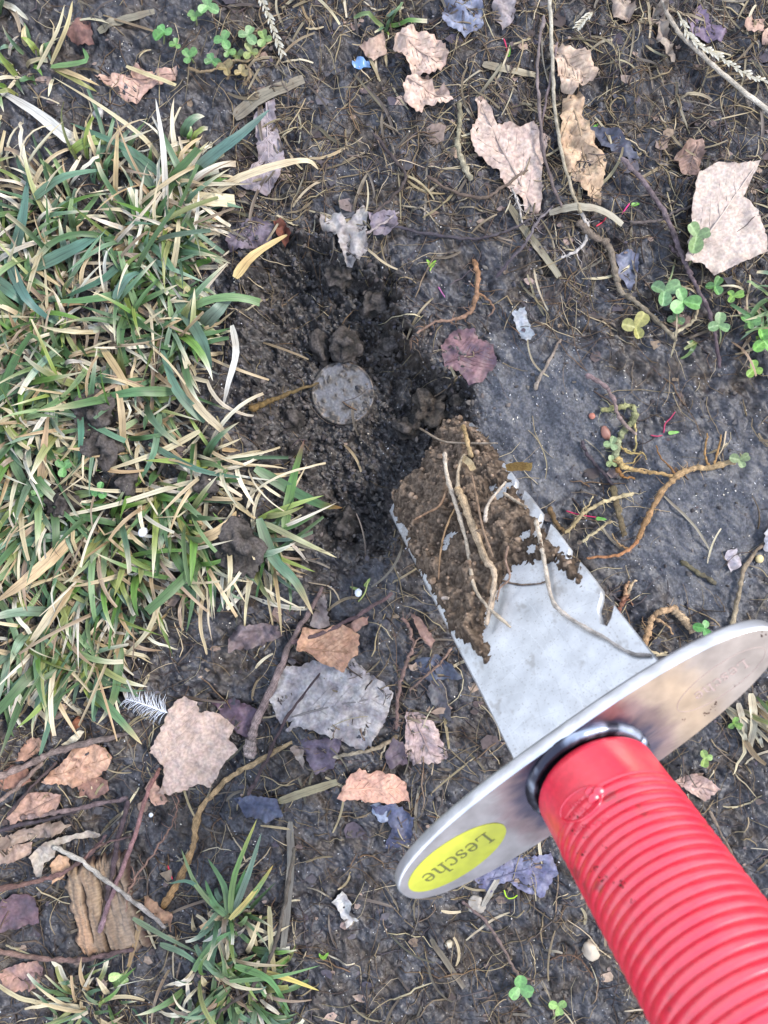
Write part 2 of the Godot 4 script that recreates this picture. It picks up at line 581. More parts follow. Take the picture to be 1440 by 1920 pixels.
func blade_cols(green: bool) -> Array:
	if green:
		var g := vary(ca(GREENS[rng.randi() % GREENS.size()]), 0.22)
		var tip := g if rng.randf() < 0.55 else ca(STRAWS[rng.randi() % 3])
		return [g.lerp(ca([160, 170, 110]), 0.35 * rng.randf()), g, tip]
	var s := vary(ca(STRAWS[rng.randi() % STRAWS.size()]), 0.14)
	return [s.lerp(ca([150, 130, 90]), 0.5 * rng.randf()), s, s.lerp(ca([190, 160, 120]), 0.6 * rng.randf())]

func grown(root: Vector3, ang: float, l: float, elev: float, droop: float, bend: float, clear: float) -> PackedVector3Array:
	var out := PackedVector3Array([root])
	var p := root
	var n := 9
	var e := elev
	for k in n:
		p += Vector3(cos(ang) * cos(e), sin(e), sin(ang) * cos(e)) * l / n
		p.y = maxf(p.y, gh(p.x, p.z) + clear * minf(1.0, k * 0.4))
		out.push_back(p)
		e -= droop / n
		ang += bend / n
	return out

# specs = dictionaries {p, w, c, t, s}; the largest become parts of their own
func plant_grass(t: Node3D, base: Vector3, specs: Array, most: int) -> void:
	specs.sort_custom(func(x, y): return x.s > y.s)
	var rest := MB.new()
	for k in specs.size():
		var d: Dictionary = specs[k]
		var mb := MB.new() if k < most else rest
		ribbon(mb, d.p, d.w, d.c, d.t[0], d.t[1], d.get("f", 0.25), d.get("b", 0.0))
		if k < most: part("grass_blade", mb, M.blade, t, base)
	if specs.size() > most:
		part("grass", rest, M.blade, t, base).set_meta("kind", "stuff")

func traced(a: Array, w_px: float, c: Array, hm := 8.0, o := {}) -> Dictionary:
	var n := a.size() / 2
	var pts := []
	for k in n:
		var f := float(k) / (n - 1)
		pts.push_back(G(a[k * 2], a[k * 2 + 1], 2.0 + hm * sin(PI * (0.15 + 0.75 * f))))
	var p := smooth_path(pts, 4)
	var m := ca(c)
	var tip: Color = ca(o.tip) if o.has("tip") else m
	return {"p": p, "w": w_px * 0.19, "c": [m.lerp(ca([150, 150, 100]), 0.2), m, tip], "t": [rng.randf_range(-0.3, 0.3), rng.randf_range(-0.5, 0.5)], "s": 1e6, "b": o.get("b", 0.0), "f": 0.2}

func tuft(label: String, px: float, py: float, spread: float, n: int, l0: float, l1: float, w0: float, green: float, dir := 0.0, fan := TAU, most := 60, extra := []) -> void:
	var base := G(px, py)
	var t := thing("grass_tuft", label, "grass", base, "tufts of grass")
	var specs := extra
	for k in n:
		var r := G(px + rng.randfn(0, spread), py + rng.randfn(0, spread))
		var l := rng.randf_range(l0, l1)
		var w := w0 * rng.randf_range(0.55, 1.1)
		var out := atan2(r.z - base.z, r.x - base.x)
		var ang := dir + rng.randf_range(-0.5, 0.5) * fan if fan < 6.0 else out + rng.randfn(0, 1.1)
		if k % 4 == 0: l *= 0.55
		var p := grown(r, ang, l, rng.randf_range(0.25, 1.25), rng.randf_range(0.3, 2.2), rng.randfn(0, 0.6), rng.randf_range(0.4, 5.0))
		specs.push_back({"p": p, "w": w, "c": blade_cols(rng.randf() < green), "t": [rng.randf_range(-0.6, 0.6), rng.randf_range(-1.2, 1.2)], "s": l * w, "b": rng.randf_range(0.3, 0.9) if rng.randf() < 0.4 else 0.0, "f": rng.randf_range(0.1, 0.5)})
	plant_grass(t, base, specs, most)

# ---------- textures ----------
func noise_image(freq: float, octaves: int, lo: float, hi: float, size: int, sd: int, kind := FastNoiseLite.TYPE_SIMPLEX_SMOOTH) -> Image:
	var n := FastNoiseLite.new()
	n.seed = sd
	n.noise_type = kind
	n.frequency = freq
	n.fractal_octaves = octaves
	var src := n.get_seamless_image(size, size)
	src.convert(Image.FORMAT_RGB8)
	var d := src.get_data()
	for k in d.size(): d[k] = int(clampf(lerpf(lo, hi, d[k] / 255.0), 0.0, 1.0) * 255.0)
	return Image.create_from_data(size, size, false, Image.FORMAT_RGB8, d)

func tex(im: Image) -> ImageTexture:
	im.generate_mipmaps()
	return ImageTexture.create_from_image(im)

func std(rough: float, map: Texture2D = null, bump: Texture2D = null, bump_k := 1.0, scale := 1.0) -> StandardMaterial3D:
	var m := StandardMaterial3D.new()
	m.vertex_color_use_as_albedo = true
	m.roughness = rough
	m.cull_mode = BaseMaterial3D.CULL_DISABLED
	if map: m.albedo_texture = map
	if bump:
		m.normal_enabled = true
		m.normal_texture = bump
		m.normal_scale = bump_k
	m.uv1_scale = Vector3(scale, scale, scale)
	return m

func make_materials() -> void:
	var soil_im := noise_image(0.03, 5, 0.45, 1.0, 1024, 3)
	var bump_im := noise_image(0.06, 4, 0.0, 1.0, 1024, 4)
	bump_im.bump_map_to_normal_map(5.0)
	var bump := tex(bump_im)
	var soil := tex(soil_im)
	M.soil = std(0.62, soil, bump, 0.7)
	M.soil.roughness_texture = tex(noise_image(0.008, 3, 0.45, 1.15, 512, 9))
	M.soil.metallic_specular = 0.42
	M.clod = std(0.9, soil, bump, 0.9)
	M.clod.uv1_triplanar = true
	M.clod.uv1_world_triplanar = true
	M.clod.uv1_scale = Vector3.ONE * 24.0
	M.clod.metallic_specular = 0.25
	M.crumb = std(0.92)
	M.crumb.metallic_specular = 0.2
	M.grit = std(0.55)
	# veins along the grass blades
	var st := Image.create(64, 128, false, Image.FORMAT_RGB8)
	var r2 := RandomNumberGenerator.new()
	r2.seed = 77
	var sv := FastNoiseLite.new()
	sv.seed = 5
	sv.frequency = 0.05
	for x in 64:
		var a := 0.86 + 0.14 * sin(x * 1.55) * 0.5 - (0.16 if absi(x - 32) < 3 else 0.0) + r2.randf_range(-0.05, 0.05)
		for y in 128:
			var g := clampf(a + 0.16 * sv.get_noise_2d(x * 3.0, y * 0.7), 0, 1)
			st.set_pixel(x, y, Color(g, g, g))
	M.blade = std(0.48, tex(st))
	M.blade.metallic_specular = 0.4
	M.blade.backlight_enabled = true
	M.blade.backlight = Color(0.25, 0.25, 0.2)
	var mott := tex(noise_image(0.03, 5, 0.78, 1.06, 512, 21))
	var lb := noise_image(0.03, 4, 0.0, 1.0, 512, 22)
	lb.bump_map_to_normal_map(4.0)
	var lbt := tex(lb)
	M.leaf = std(0.72, mott, lbt, 0.16)
	M.leaf.metallic_specular = 0.35
	M.wet_leaf = std(0.5, mott, lbt, 0.3)
	M.wet_leaf.metallic_specular = 0.3
	M.clover = std(0.5, mott, null, 1.0, 0.3)
	M.clover.backlight_enabled = true
	M.clover.backlight = Color(0.2, 0.25, 0.15)
	M.fibre = std(0.75)
	M.fibre.metallic_specular = 0.3
	var bk := Image.create(128, 256, false, Image.FORMAT_RGB8)
	for x in 128:
		for y in 256:
			var g := clampf(0.8 + 0.3 * sv.get_noise_2d(x * 2.6, y * 0.35) + 0.22 * sv.get_noise_2d(x * 7.0 + 200.0, y * 1.6), 0, 1)
			bk.set_pixel(x, y, Color(g, g, g))
	var bkn: Image = bk.duplicate()
	bkn.bump_map_to_normal_map(4.0)
	M.bark = std(0.78, tex(bk), tex(bkn), 0.7)
	M.bark.metallic_specular = 0.3
	M.wood = std(0.85, mott, lbt, 0.9, 2.0)
	# the blade's sheet metal: dull, cloudy, finely scratched
	var sc := noise_image(0.02, 6, 0.88, 1.02, 1024, 31)
	for k in 700:
		var p := Vector2(r2.randf() * 330, r2.randf() * 1024)
		var an := r2.randf_range(-0.5, 0.5) + (PI / 2 if r2.randf() < 0.7 else 0.0)
		var d := Vector2(cos(an), sin(an))
		var tone := r2.randf_range(-0.07, 0.08)
		for j in r2.randi_range(12, 90):
			var q := p + d * j
			var ix := posmod(int(q.x), 1024)
			var iy := posmod(int(q.y), 1024)
			var c := sc.get_pixel(ix, iy)
			var g := clampf(c.r + tone, 0, 1)
			sc.set_pixel(ix, iy, Color(g, g, g))
	for x in 320:
		for y in 900:
			var u := x * 200.0 / 1024.0 - 30.0
			var t := y * 200.0 / 1024.0 - 10.0
			var m := n_mid.get_noise_2d(u * 1.3 + 60.0, t * 0.8) + 0.4 * n_spot.get_noise_2d(u * 4.0, t * 3.0)
			var near := smoothstep(20.0, 70.0, t) * 0.3 + smoothstep(16.0, 24.0, absf(u)) * 0.2
			var k := clampf(smoothstep(0.5, 1.0, m + near) * 0.25 + smoothstep(0.56, 0.62, n_spot.get_noise_2d(u * 9.0, t * 9.0 + 300.0)) * 0.4, 0.0, 0.8)
			if k > 0.01: sc.set_pixel(x, y, sc.get_pixel(x, y).lerp(Color(0.52, 0.47, 0.42), k))
	var mb_im := noise_image(0.05, 3, 0.0, 1.0, 512, 33)
	mb_im.bump_map_to_normal_map(1.6)
	M.metal = std(0.46, tex(sc), tex(mb_im), 0.03)
	M.metal.metallic = 0.75
	M.metal.roughness_texture = tex(noise_image(0.02, 4, 0.6, 1.1, 512, 35))
	M.plate = std(0.36, tex(noise_image(0.01, 5, 0.8, 1.0, 512, 36)), tex(mb_im), 0.12)
	M.plate.metallic = 0.85
	M.weld = std(0.34)
	M.weld.metallic = 0.8
	M.vinyl = std(0.34, tex(noise_image(0.02, 4, 0.86, 1.0, 512, 41)))
	M.vinyl.metallic_specular = 0.65
	M.sticker = std(0.4, tex(noise_image(0.03, 3, 0.9, 1.0, 256, 42)))
	M.ink = std(0.6)
	M.coin = std(0.55, mott, lbt, 0.25, 0.6)
	M.coin.metallic = 0.45
	M.down = std(0.7)
	M.down.backlight_enabled = true
	M.down.backlight = Color(0.4, 0.4, 0.4)
	M.plastic = std(0.35)

# ---------- the tool ----------
func blade_at(u: float, t: float, z: float) -> Vector3: return G0 + WX * (8.56 + u) - AX * t + NX * z
func guard_at(u: float, v: float, z: float) -> Vector3: return G0 + WX * u + NX * v + AX * z
func grip_r(t: float) -> float:
	var r := 16.7 + 0.02 * (t - 10.0)
	if t < 7.0: r -= 1.9 * pow((7.0 - t) / 3.0, 2.0)
	if t > 17.0: r += 0.6 * (pow(absf(cos(PI * (t - 19.5) / 2.7)), 0.5) - 0.6) * smoothstep(17.0, 19.0, t)
	if t > 128.0: r *= sqrt(maxf(0.0, 1.0 - pow((t - 128.0) / 10.0, 2.0)))
	return r

func grip_top(t: float) -> float: return 16.7 + 0.02 * (t - 10.0) + 0.25

func on_grip(px: float, py: float) -> Vector3:
	var o := Vector3(0, CAM, 0)
	var d := Vector3((px - 720.0) / F, -1.0, (py - 960.0) / F)
	var c := G0 + WX * 0.56
	for k in 1600:
		var p := o + d * (60.0 + k * 0.15)
		var q := p - c
		var t := q.dot(AH)
		if t > 4.0 and t < 120.0 and (q - AH * t).length() < grip_r(t): return p
	return c

func make_tool() -> void:
	var base := blade_at(8, 168, 0)
	var t := thing("digging_tool", "hand digger with ribbed red grip, oval steel guard and serrated silver blade", "digging tool", base)
	# blade
	var ol := PackedVector2Array([Vector2(-24.8, 1.0), Vector2(-24.6, 40), Vector2(-24.9, 90), Vector2(-24.8, 151), Vector2(-22, 153.5), Vector2(-9, 157), Vector2(8, 163), Vector2(17, 168), Vector2(22, 168.5), Vector2(24.6, 165)])
	for k in 5:
		var s := 150.5 - k * 23.0
		ol.append_array(PackedVector2Array([Vector2(24.9, s - 1.0), Vector2(24.7, s - 12.0), Vector2(23.4, s - 14.0), Vector2(20.2, s - 17.5), Vector2(18.4, s - 22.6), Vector2(19.2, s - 24.4), Vector2(21.2, s - 23.0), Vector2(24.6, s - 19.6)]))
	ol.append_array(PackedVector2Array([Vector2(24.9, 14.0), Vector2(24.9, 1.0)]))
	var mb := MB.new()
	var tri := Geometry2D.triangulate_polygon(ol)
	var n := ol.size()
	var area := 0.0
	for k in n: area += ol[k].cross(ol[(k + 1) % n])
	var sg := signf(area)
	var inset := PackedVector2Array()
	for k in n:
		var e := (ol[(k + 1) % n] - ol[k]).normalized() + (ol[k] - ol[posmod(k - 1, n)]).normalized()
		inset.push_back(ol[k] + e.orthogonal().normalized() * -0.55 * sg)
	var steel := Color(0.64, 0.655, 0.675)
	for lay in [[inset, 1.25], [ol, 0.75], [ol, -0.75], [inset, -1.25]]:
		for k in n: mb.vert(blade_at(lay[0][k].x, lay[0][k].y, lay[1]), steel, (lay[0][k] + Vector2(30, 10)) / 200.0)
	for lay in [[inset, 1.25], [inset, -1.25]]:
		for k in n: mb.vert(blade_at(lay[0][k].x, lay[0][k].y, lay[1]), steel, (lay[0][k] + Vector2(30, 10)) / 200.0)
	for k in range(0, tri.size(), 3):
		var a := tri[k]
		var b := tri[k + 1]
		var c := tri[k + 2]
		var pn := (mb.v[4 * n + c] - mb.v[4 * n + a]).cross(mb.v[4 * n + b] - mb.v[4 * n + a])
		if pn.dot(NX) < 0.0:
			var sw := b
			b = c
			c = sw
		mb.tri(4 * n + a, 4 * n + b, 4 * n + c)
		mb.tri(5 * n + a, 5 * n + c, 5 * n + b)
	for lay in 3:
		for k in n:
			var q := (k + 1) % n
			var a := lay * n + k
			var b := lay * n + q
			var fn := (mb.v[b + n] - mb.v[a]).cross(mb.v[b] - mb.v[a])
			var e := ol[q] - ol[k]
			var outw := e.orthogonal() * sg
			if fn.dot(WX * outw.x - AX * outw.y) > 0.0: mb.quad(a, b, b + n, a + n)
			else: mb.quad(a, a + n, b + n, b)
	part("blade", mb, M.metal, t, base)
	# guard: a rounded oval plate, tinted by the heat of the weld
	var gm := MB.new()
	var seg := 128
	var shape := func(k: int) -> Vector2:
		var a := TAU * k / seg
		return Vector2(61.6 * signf(cos(a)) * pow(absf(cos(a)), 2.0 / 2.35), 1.6 + 16.7 * signf(sin(a)) * pow(absf(sin(a)), 2.0 / 2.35))
	var tint := func(p: Vector2) -> Color:
		var d := p.length() + 3.0 * n_mid.get_noise_2d(p.x * 2.0, p.y * 2.0 + 50.0)
		var c := co(178, 172, 172)
		c = c.lerp(co(212, 188, 164), smoothstep(46.0, 32.0, d) * smoothstep(-6.0, 14.0, p.x) * 0.8 + 0.45 * smoothstep(20.0, 34.0, p.x))
		c = c.lerp(co(150, 124, 126), smoothstep(29.0, 23.0, d) * 0.8)
		c = c.lerp(co(92, 88, 106), smoothstep(23.0, 18.5, d))
		return c * 1.25
	var rings := 26
	var face: Array = []
	for side in [1.0, -1.0]:
		var first := gm.v.size()
		gm.vert(guard_at(0, 1.6, 2.0 * side), (tint as Callable).call(Vector2.ZERO), Vector2.ZERO)
		for r in range(1, rings + 1):
			for k in seg:
				var p: Vector2 = (shape as Callable).call(k)
				p = Vector2(0, 1.6) + (p - Vector2(0, 1.6)) * (float(r) / rings) * (1.0 - 0.7 / p.length())
				gm.vert(guard_at(p.x, p.y, 2.0 * side), (tint as Callable).call(p), p / 60.0)
		for k in seg:
			var k2 := (k + 1) % seg
			if side > 0: gm.tri(first, first + 1 + k2, first + 1 + k)
			else: gm.tri(first, first + 1 + k, first + 1 + k2)
			for r in rings - 1:
				var a := first + 1 + r * seg + k
				var b := first + 1 + r * seg + k2
				if side > 0: gm.quad(a, b, b + seg, a + seg)
				else: gm.quad(a, a + seg, b + seg, b)
		face.push_back(first + 1 + (rings - 1) * seg)
	var rim := gm.v.size()
	var lays := [[0.7, 2.0], [0.28, 1.75], [0.0, 1.1], [0.0, -1.1], [0.28, -1.75], [0.7, -2.0]]
	for l in lays:
		for k in seg:
			var p: Vector2 = (shape as Callable).call(k)
			p = Vector2(0, 1.6) + (p - Vector2(0, 1.6)) * (1.0 - float(l[0]) / p.length())
			gm.vert(guard_at(p.x, p.y, l[1]), co(225, 225, 228) * 1.4, p / 60.0 + Vector2(0, l[1] * 0.02))
	for l in lays.size() - 1:
		for k in seg:
			var a := rim + l * seg + k
			var b := rim + l * seg + (k + 1) % seg
			gm.quad(a, b, b + seg, a + seg)
	var guard := part("guard", gm, M.plate, t, base)
	# sticker with its lettering
	var sm := MB.new()
	var sc := Vector2(-42.4, 2.3)
	sm.vert(guard_at(sc.x, sc.y, 2.18), co(214, 214, 52), Vector2(0.5, 0.5))
	for lay in [[1.0, 2.18], [1.0, 1.95]]:
		for k in 64:
			var p: Vector2 = sc + Vector2(cos(TAU * k / 64) * 16.0, sin(TAU * k / 64) * 8.2) * lay[0]
			sm.vert(guard_at(p.x, p.y, lay[1]), co(214, 214, 52), Vector2(0.5, 0.5) + (p - sc) / 40.0)
	for k in 64:
		var k2 := (k + 1) % 64
		sm.tri(0, 1 + k2, 1 + k)
		sm.quad(1 + k, 1 + k2, 65 + k2, 65 + k)
	var st := part("sticker", sm, M.sticker, t, base)
	letters(st, guard, base, "lettering", "Lesche", sc + Vector2(0.0, 0.0), 0.78, co(112, 112, 40), 2.2)
	letters(guard, guard, base, "etched_mark", "Lesche", Vector2(43.0, 0.0), 0.56, co(176, 156, 146), 2.03)
	var ring := MB.new()
	var rp := PackedVector3Array()
	for k in 61: rp.push_back(guard_at(43.0 + 13.5 * cos(TAU * k / 60.0), 6.0 * sin(TAU * k / 60.0), 2.0))
	tube(ring, rp, 0.1, 0.1, 5, co(176, 156, 146), co(176, 156, 146))
	part("etched_ring", ring, M.ink, guard, base)
	# weld bead, core, grip
	var e1 := AH.cross(Vector3.UP).normalized()
	var e2 := e1.cross(AH)
	var wm := MB.new()
	var wl := PackedVector3Array()
	for k in 121:
		var a := TAU * k / 120.0
		wl.push_back(guard_at(0.56 + cos(a) * 16.2, sin(a) * 16.2, 2.2))
	tube(wm, wl, 1.8, 1.8, 12, co(150, 158, 178), co(140, 150, 175), 0.09)
	for k in wm.c.size():
		var p := wm.v[k] - G0
		var m := n_mid.get_noise_3d(p.x * 1.6, p.y * 1.6, p.z * 1.6)
		wm.c[k] = co(60, 60, 72).lerp(co(176, 184, 200), smoothstep(-0.1, 0.4, m + 0.25 * p.normalized().dot(WX)))
	part("weld_bead", wm, M.weld, t, base)
	var cm := MB.new()
	tube(cm, PackedVector3Array([guard_at(0.56, 0, 1.5), guard_at(0.56, 0, 1.5) + AH * 4.0, guard_at(0.56, 0, 1.5) + AH * 9.0]), 15.4, 15.4, 40, co(58, 52, 58), co(58, 52, 58))
	part("tang", cm, M.weld, t, base)
	var hm := MB.new()
	var hs := 96
	var c0 := G0 + WX * 0.56
	var red := Color(0.6, 0.014, 0.036)
	var steps := 520
	for j in steps + 1:
		var tt := 4.0 + 133.9 * j / steps
		var r := grip_r(tt)
		for k in hs:
			var a := TAU * k / hs
			var dn := n_mid.get_noise_3d(cos(a) * 14.0, sin(a) * 14.0, tt * 0.9) + 0.35 * n_spot.get_noise_3d(cos(a) * 50.0, sin(a) * 50.0, tt * 3.0)
			var gro := smoothstep(grip_top(tt) - 0.3, grip_top(tt) - 0.9, r)
			var dirt := clampf(smoothstep(0.0, 0.5, dn) * gro + smoothstep(0.42, 0.6, dn) * 0.5, 0.0, 0.6)
			var worn := red.lerp(Color(0.6, 0.04, 0.055), smoothstep(-0.1, 0.5, -dn) * 0.5).lerp(co(84, 52, 46), dirt)
			hm.vert(c0 + AH * tt + (e1 * cos(a) + e2 * sin(a)) * r, worn, Vector2(float(k) / hs * 4.0, tt / 28.0))
	for j in steps:
		for k in hs:
			var a := j * hs + k
			var b := j * hs + (k + 1) % hs
			hm.quad(a, a + hs, b + hs, b)
	for j in 2:
		var tt := 4.0 if j == 0 else 137.95
		var m := hm.vert(c0 + AH * tt, red)
		var o := 0 if j == 0 else steps * hs
		for k in hs:
			if j == 0: hm.tri(m, o + k, o + (k + 1) % hs)
			else: hm.tri(m, o + (k + 1) % hs, o + k)
	part("grip", hm, M.vinyl, t, base)
	# moulded oval badge on the grip
	var em := MB.new()
	var el := PackedVector3Array()
	for k in 49:
		var a := TAU * k / 48.0
		el.push_back(on_grip(1090 + 45.0 * cos(a) * 0.82 + 25.0 * sin(a) * 0.5, 1508 - 45.0 * cos(a) * 0.56 + 25.0 * sin(a) * 0.86))
	tube(em, el, 0.42, 0.42, 6, red * 1.05, red * 1.05)
	part("moulded_oval", em, M.vinyl, t, base)
	var wedge := MB.new()
	var tri3 := [on_grip(1102, 1490), on_grip(1125, 1481), on_grip(1120, 1502)]
	for k in 3: lump(wedge, tri3[k] * 0.72 + (tri3[(k + 1) % 3] as Vector3) * 0.28, Vector3(1.7, 0.9, 1.7), red, red, 0.05, 14, 8)
	part("moulded_relief", wedge, M.vinyl, t, base)
	for q in [[1068, 1512, 1088, 1500], [1072, 1526, 1098, 1512], [1078, 1538, 1108, 1520], [1100, 1552, 1140, 1530], [1075, 1556, 1098, 1545]]:
		var lm := MB.new()
		var lp := PackedVector3Array()
		for k in 9: lp.push_back(on_grip(lerpf(q[0], q[2], k / 8.0) + 3.0 * (k % 2), lerpf(q[1], q[3], k / 8.0) + 4.0 * (k % 2)))
		tube(lm, lp, 0.28, 0.28, 5, red, red)
		part("moulded_relief", lm, M.vinyl, t, base)
	for q in [[1092, 1602, 7], [1076, 1560, 8], [1115, 1628, 7], [1136, 1588, 6], [1131, 1650, 8], [1164, 1658, 9], [1150, 1626, 4], [1082, 1530, 7], [1186, 1690, 5], [1100, 1570, 5]]:
		var dm := MB.new()
		for k in 7:
			var p := on_grip(q[0] + rng.randfn(0, q[2] * 0.6), q[1] + rng.randfn(0, q[2] * 0.45))
			lump(dm, p, Vector3.ONE * q[2] * 0.028 * rng.randf_range(0.5, 1.3), ca([60, 40, 38]), ca([84, 62, 54]), 0.4, 8, 6, 0.8)
		part("dirt_smudge", dm, M.crumb, t, base)
	for q in [[1322, 1338, 5], [1342, 1322, 5], [1282, 1350, 3], [1378, 1284, 3], [1336, 1330, 4], [1432, 1192, 6]]:
		var dm := MB.new()
		for k in 5: lump(dm, on_plane(q[0] + rng.randfn(0, q[2] * 0.7), q[1] + rng.randfn(0, q[2] * 0.6), guard_at(0, 0, 2.0), AX), Vector3.ONE * q[2] * 0.05 * rng.randf_range(0.5, 1.2), ca([80, 62, 56]), ca([104, 84, 72]), 0.4, 8, 6, 0.8)
		part("dirt_smudge", dm, M.crumb, t, base)

func letters(t: Node3D, _over: Node3D, base: Vector3, called: String, text: String, at: Vector2, k: float, col: Color, z: float) -> void:
	var tm := TextMesh.new()
	var sf := SystemFont.new()
	sf.font_names = PackedStringArray(["Droid Serif"])
	tm.font = sf
	tm.text = text
	tm.font_size = 32
	tm.pixel_size = 0.00028 * k
	tm.depth = 0.00012
	tm.curve_step = 3.0
	var m := StandardMaterial3D.new()
	m.albedo_color = col.linear_to_srgb()
	m.roughness = 0.6
	tm.material = m
	var o := MeshInstance3D.new()
	o.name = called
	o.mesh = tm
	# it reads from the right end of the plate: upside down to the one who looks
	o.transform = Transform3D(Basis(-WX, -NX, AX), (guard_at(at.x, at.y, z) - base) * MM)
	t.add_child(o, true)

# soil stuck to the blade, with the roots in it
func soil_on_blade() -> void:
	var nz := 1.25
	var a := [868, 786, 893, 806, 915, 826, 936, 858, 950, 880, 962, 915, 972, 935, 998, 958, 1012, 985, 1022, 1010, 1060, 1040, 1078, 1052, 1092, 1078, 1088, 1100, 1070, 1085, 1040, 1050, 1020, 1055, 990, 1050, 962, 1062, 948, 1078, 934, 1100, 928, 1125, 912, 1150, 905, 1180, 918, 1222, 912, 1248, 895, 1225, 872, 1205, 850, 1188, 832, 1150, 812, 1108, 790, 1070, 772, 1040, 765, 1000, 742, 968, 738, 930, 760, 905, 790, 880, 806, 850, 815, 818, 840, 795]
	var holes := [[846, 1010, 17], [868, 965, 9], [935, 930, 17], [952, 912, 12], [925, 915, 9], [838, 1025, 12], [1000, 1030, 13], [985, 1005, 12], [762, 895, 10], [978, 920, 7], [1008, 1000, 9]]
	var pl := PackedVector2Array()
	var lo := Vector2(1e9, 1e9)
	var hi := -lo
	for k in range(0, a.size(), 2):
		var p := on_plane(a[k], a[k + 1], blade_at(0, 0, nz), NX) - blade_at(0, 0, nz)
		var q := Vector2(p.dot(WX), -p.dot(AX))
		pl.push_back(q)
		lo = lo.min(q)
		hi = hi.max(q)
	var hp := []
	for h in holes:
		var p := on_plane(h[0], h[1], blade_at(0, 0, nz), NX) - blade_at(0, 0, nz)
		hp.push_back(Vector3(p.dot(WX), -p.dot(AX), h[2] * 0.19))
	var st := 0.55
	var nx := int((hi.x - lo.x) / st) + 5
	var ny := int((hi.y - lo.y) / st) + 5
	var hs := PackedFloat32Array()
	for j in ny:
		for k in nx:
			var q := lo + Vector2((k - 2) * st, (j - 2) * st)
			var d := sdist(q, pl) + 2.2 * n_mid.get_noise_2d(q.x * 2.4, q.y * 2.4) + 0.9 * n_spot.get_noise_2d(q.x * 5.0, q.y * 5.0)
			for h in hp: d = minf(d, Vector2(h.x, h.y).distance_to(q) - h.z + 1.5 * n_spot.get_noise_2d(q.x * 6.0, q.y * 6.0 + 9.0))
			var y := 4.6 * (1.0 - exp(-maxf(d, 0.0) / 3.2))
			y += smoothstep(0.0, 3.0, d) * (-n_cell.get_noise_2d(q.x * 0.9, q.y * 0.9) * 1.6 - n_cell2.get_noise_2d(q.x, q.y) * 0.5 - 0.8 + n_mid.get_noise_2d(q.x * 1.6 + 20.0, q.y * 1.6) * 3.4 + n_fine.get_noise_2d(q.x * 0.6, q.y * 0.6) * 1.3)
			hs.push_back(maxf(y, 0.15) if d > 0.0 else -1.0)
	var mb := MB.new()
	var ids := PackedInt32Array()
	for j in ny:
		for k in nx:
			var q := lo + Vector2((k - 2) * st, (j - 2) * st)
			var y := hs[j * nx + k]
			var m := n_spot.get_noise_2d(q.x * 4.0, q.y * 4.0) + 0.12 * (y - 3.0)
			var c := ca([108, 91, 77]).lerp(ca([160, 139, 119]), smoothstep(-0.4, 0.5, m))
			ids.push_back(mb.vert(blade_at(q.x, q.y, nz + maxf(y, -0.3)), c, q / 45.0))
	for j in ny - 1:
		for k in nx - 1:
			var i0 := j * nx + k
			if maxf(maxf(hs[i0], hs[i0 + 1]), maxf(hs[i0 + nx], hs[i0 + nx + 1])) < 0.0: continue
			mb.quad(ids[i0], ids[i0 + nx], ids[i0 + nx + 1], ids[i0 + 1])
	solo("soil_clump", mb, M.clod, blade_at(0, 110, nz), "brown crumbly soil caked along the silver digger blade", "soil")
	# loose grains on it
	var gm := MB.new()
	var kept := 0
	while kept < 230:
		var q := Vector2(rng.randf_range(lo.x, hi.x), rng.randf_range(lo.y, hi.y))
		var y := hs[int((q.y - lo.y) / st + 2.0) * nx + int((q.x - lo.x) / st + 2.0)]
		if y < 0.3: continue
		kept += 1
		var r := rng.randf_range(0.25, 0.8) if rng.randf() < 0.85 else rng.randf_range(0.8, 1.5)
		lump(gm, blade_at(q.x, q.y, nz + y + r * 0.3), Vector3.ONE * r, ca([108, 90, 76]), ca([158, 136, 116]), 0.35, 7, 5, 0.8)
	solo("soil_crumbs", gm, M.crumb, blade_at(0, 110, nz), "loose brown crumbs on the soil stuck to the blade", "", "", "stuff")

func blade_root(called: String, label: String, a: Array, r0: float, r1: float, c0: Array, c1: Array, lift := 6.5, o := {}) -> void:
	var pts := []
	for k in range(0, a.size(), 2):
		var l := lift
		if o.has("end") : l = lerpf(lift, o.end, float(k) / (a.size() - 2))
		pts.push_back(on_plane(a[k], a[k + 1], blade_at(0, 0, 1.25 + l), NX))
	var p := smooth_path(pts, 7)
	for k in range(1, p.size() - 1): p[k] += Vector3(rng.randf_range(-1, 1), rng.randf_range(-1, 1), rng.randf_range(-1, 1)) * 0.07
	var mb := MB.new()
	if o.has("w"): ribbon(mb, p, o.w, [ca(c0), ca(c1), ca(c0)], 0.3, 0.1, 0.3, 1.0)
	else: tube(mb, p, r0 * 0.82, r1 * 0.82, 8, ca([c0[0] * 0.97, c0[1] * 0.97, c0[2] * 1.04]), ca([c1[0] * 0.97, c1[1] * 0.97, c1[2] * 1.04]), o.get("lump", 0.4))
	solo(called, mb, M.bark, p[0], label, o.get("cat", "root"), "roots lying on the digger blade")

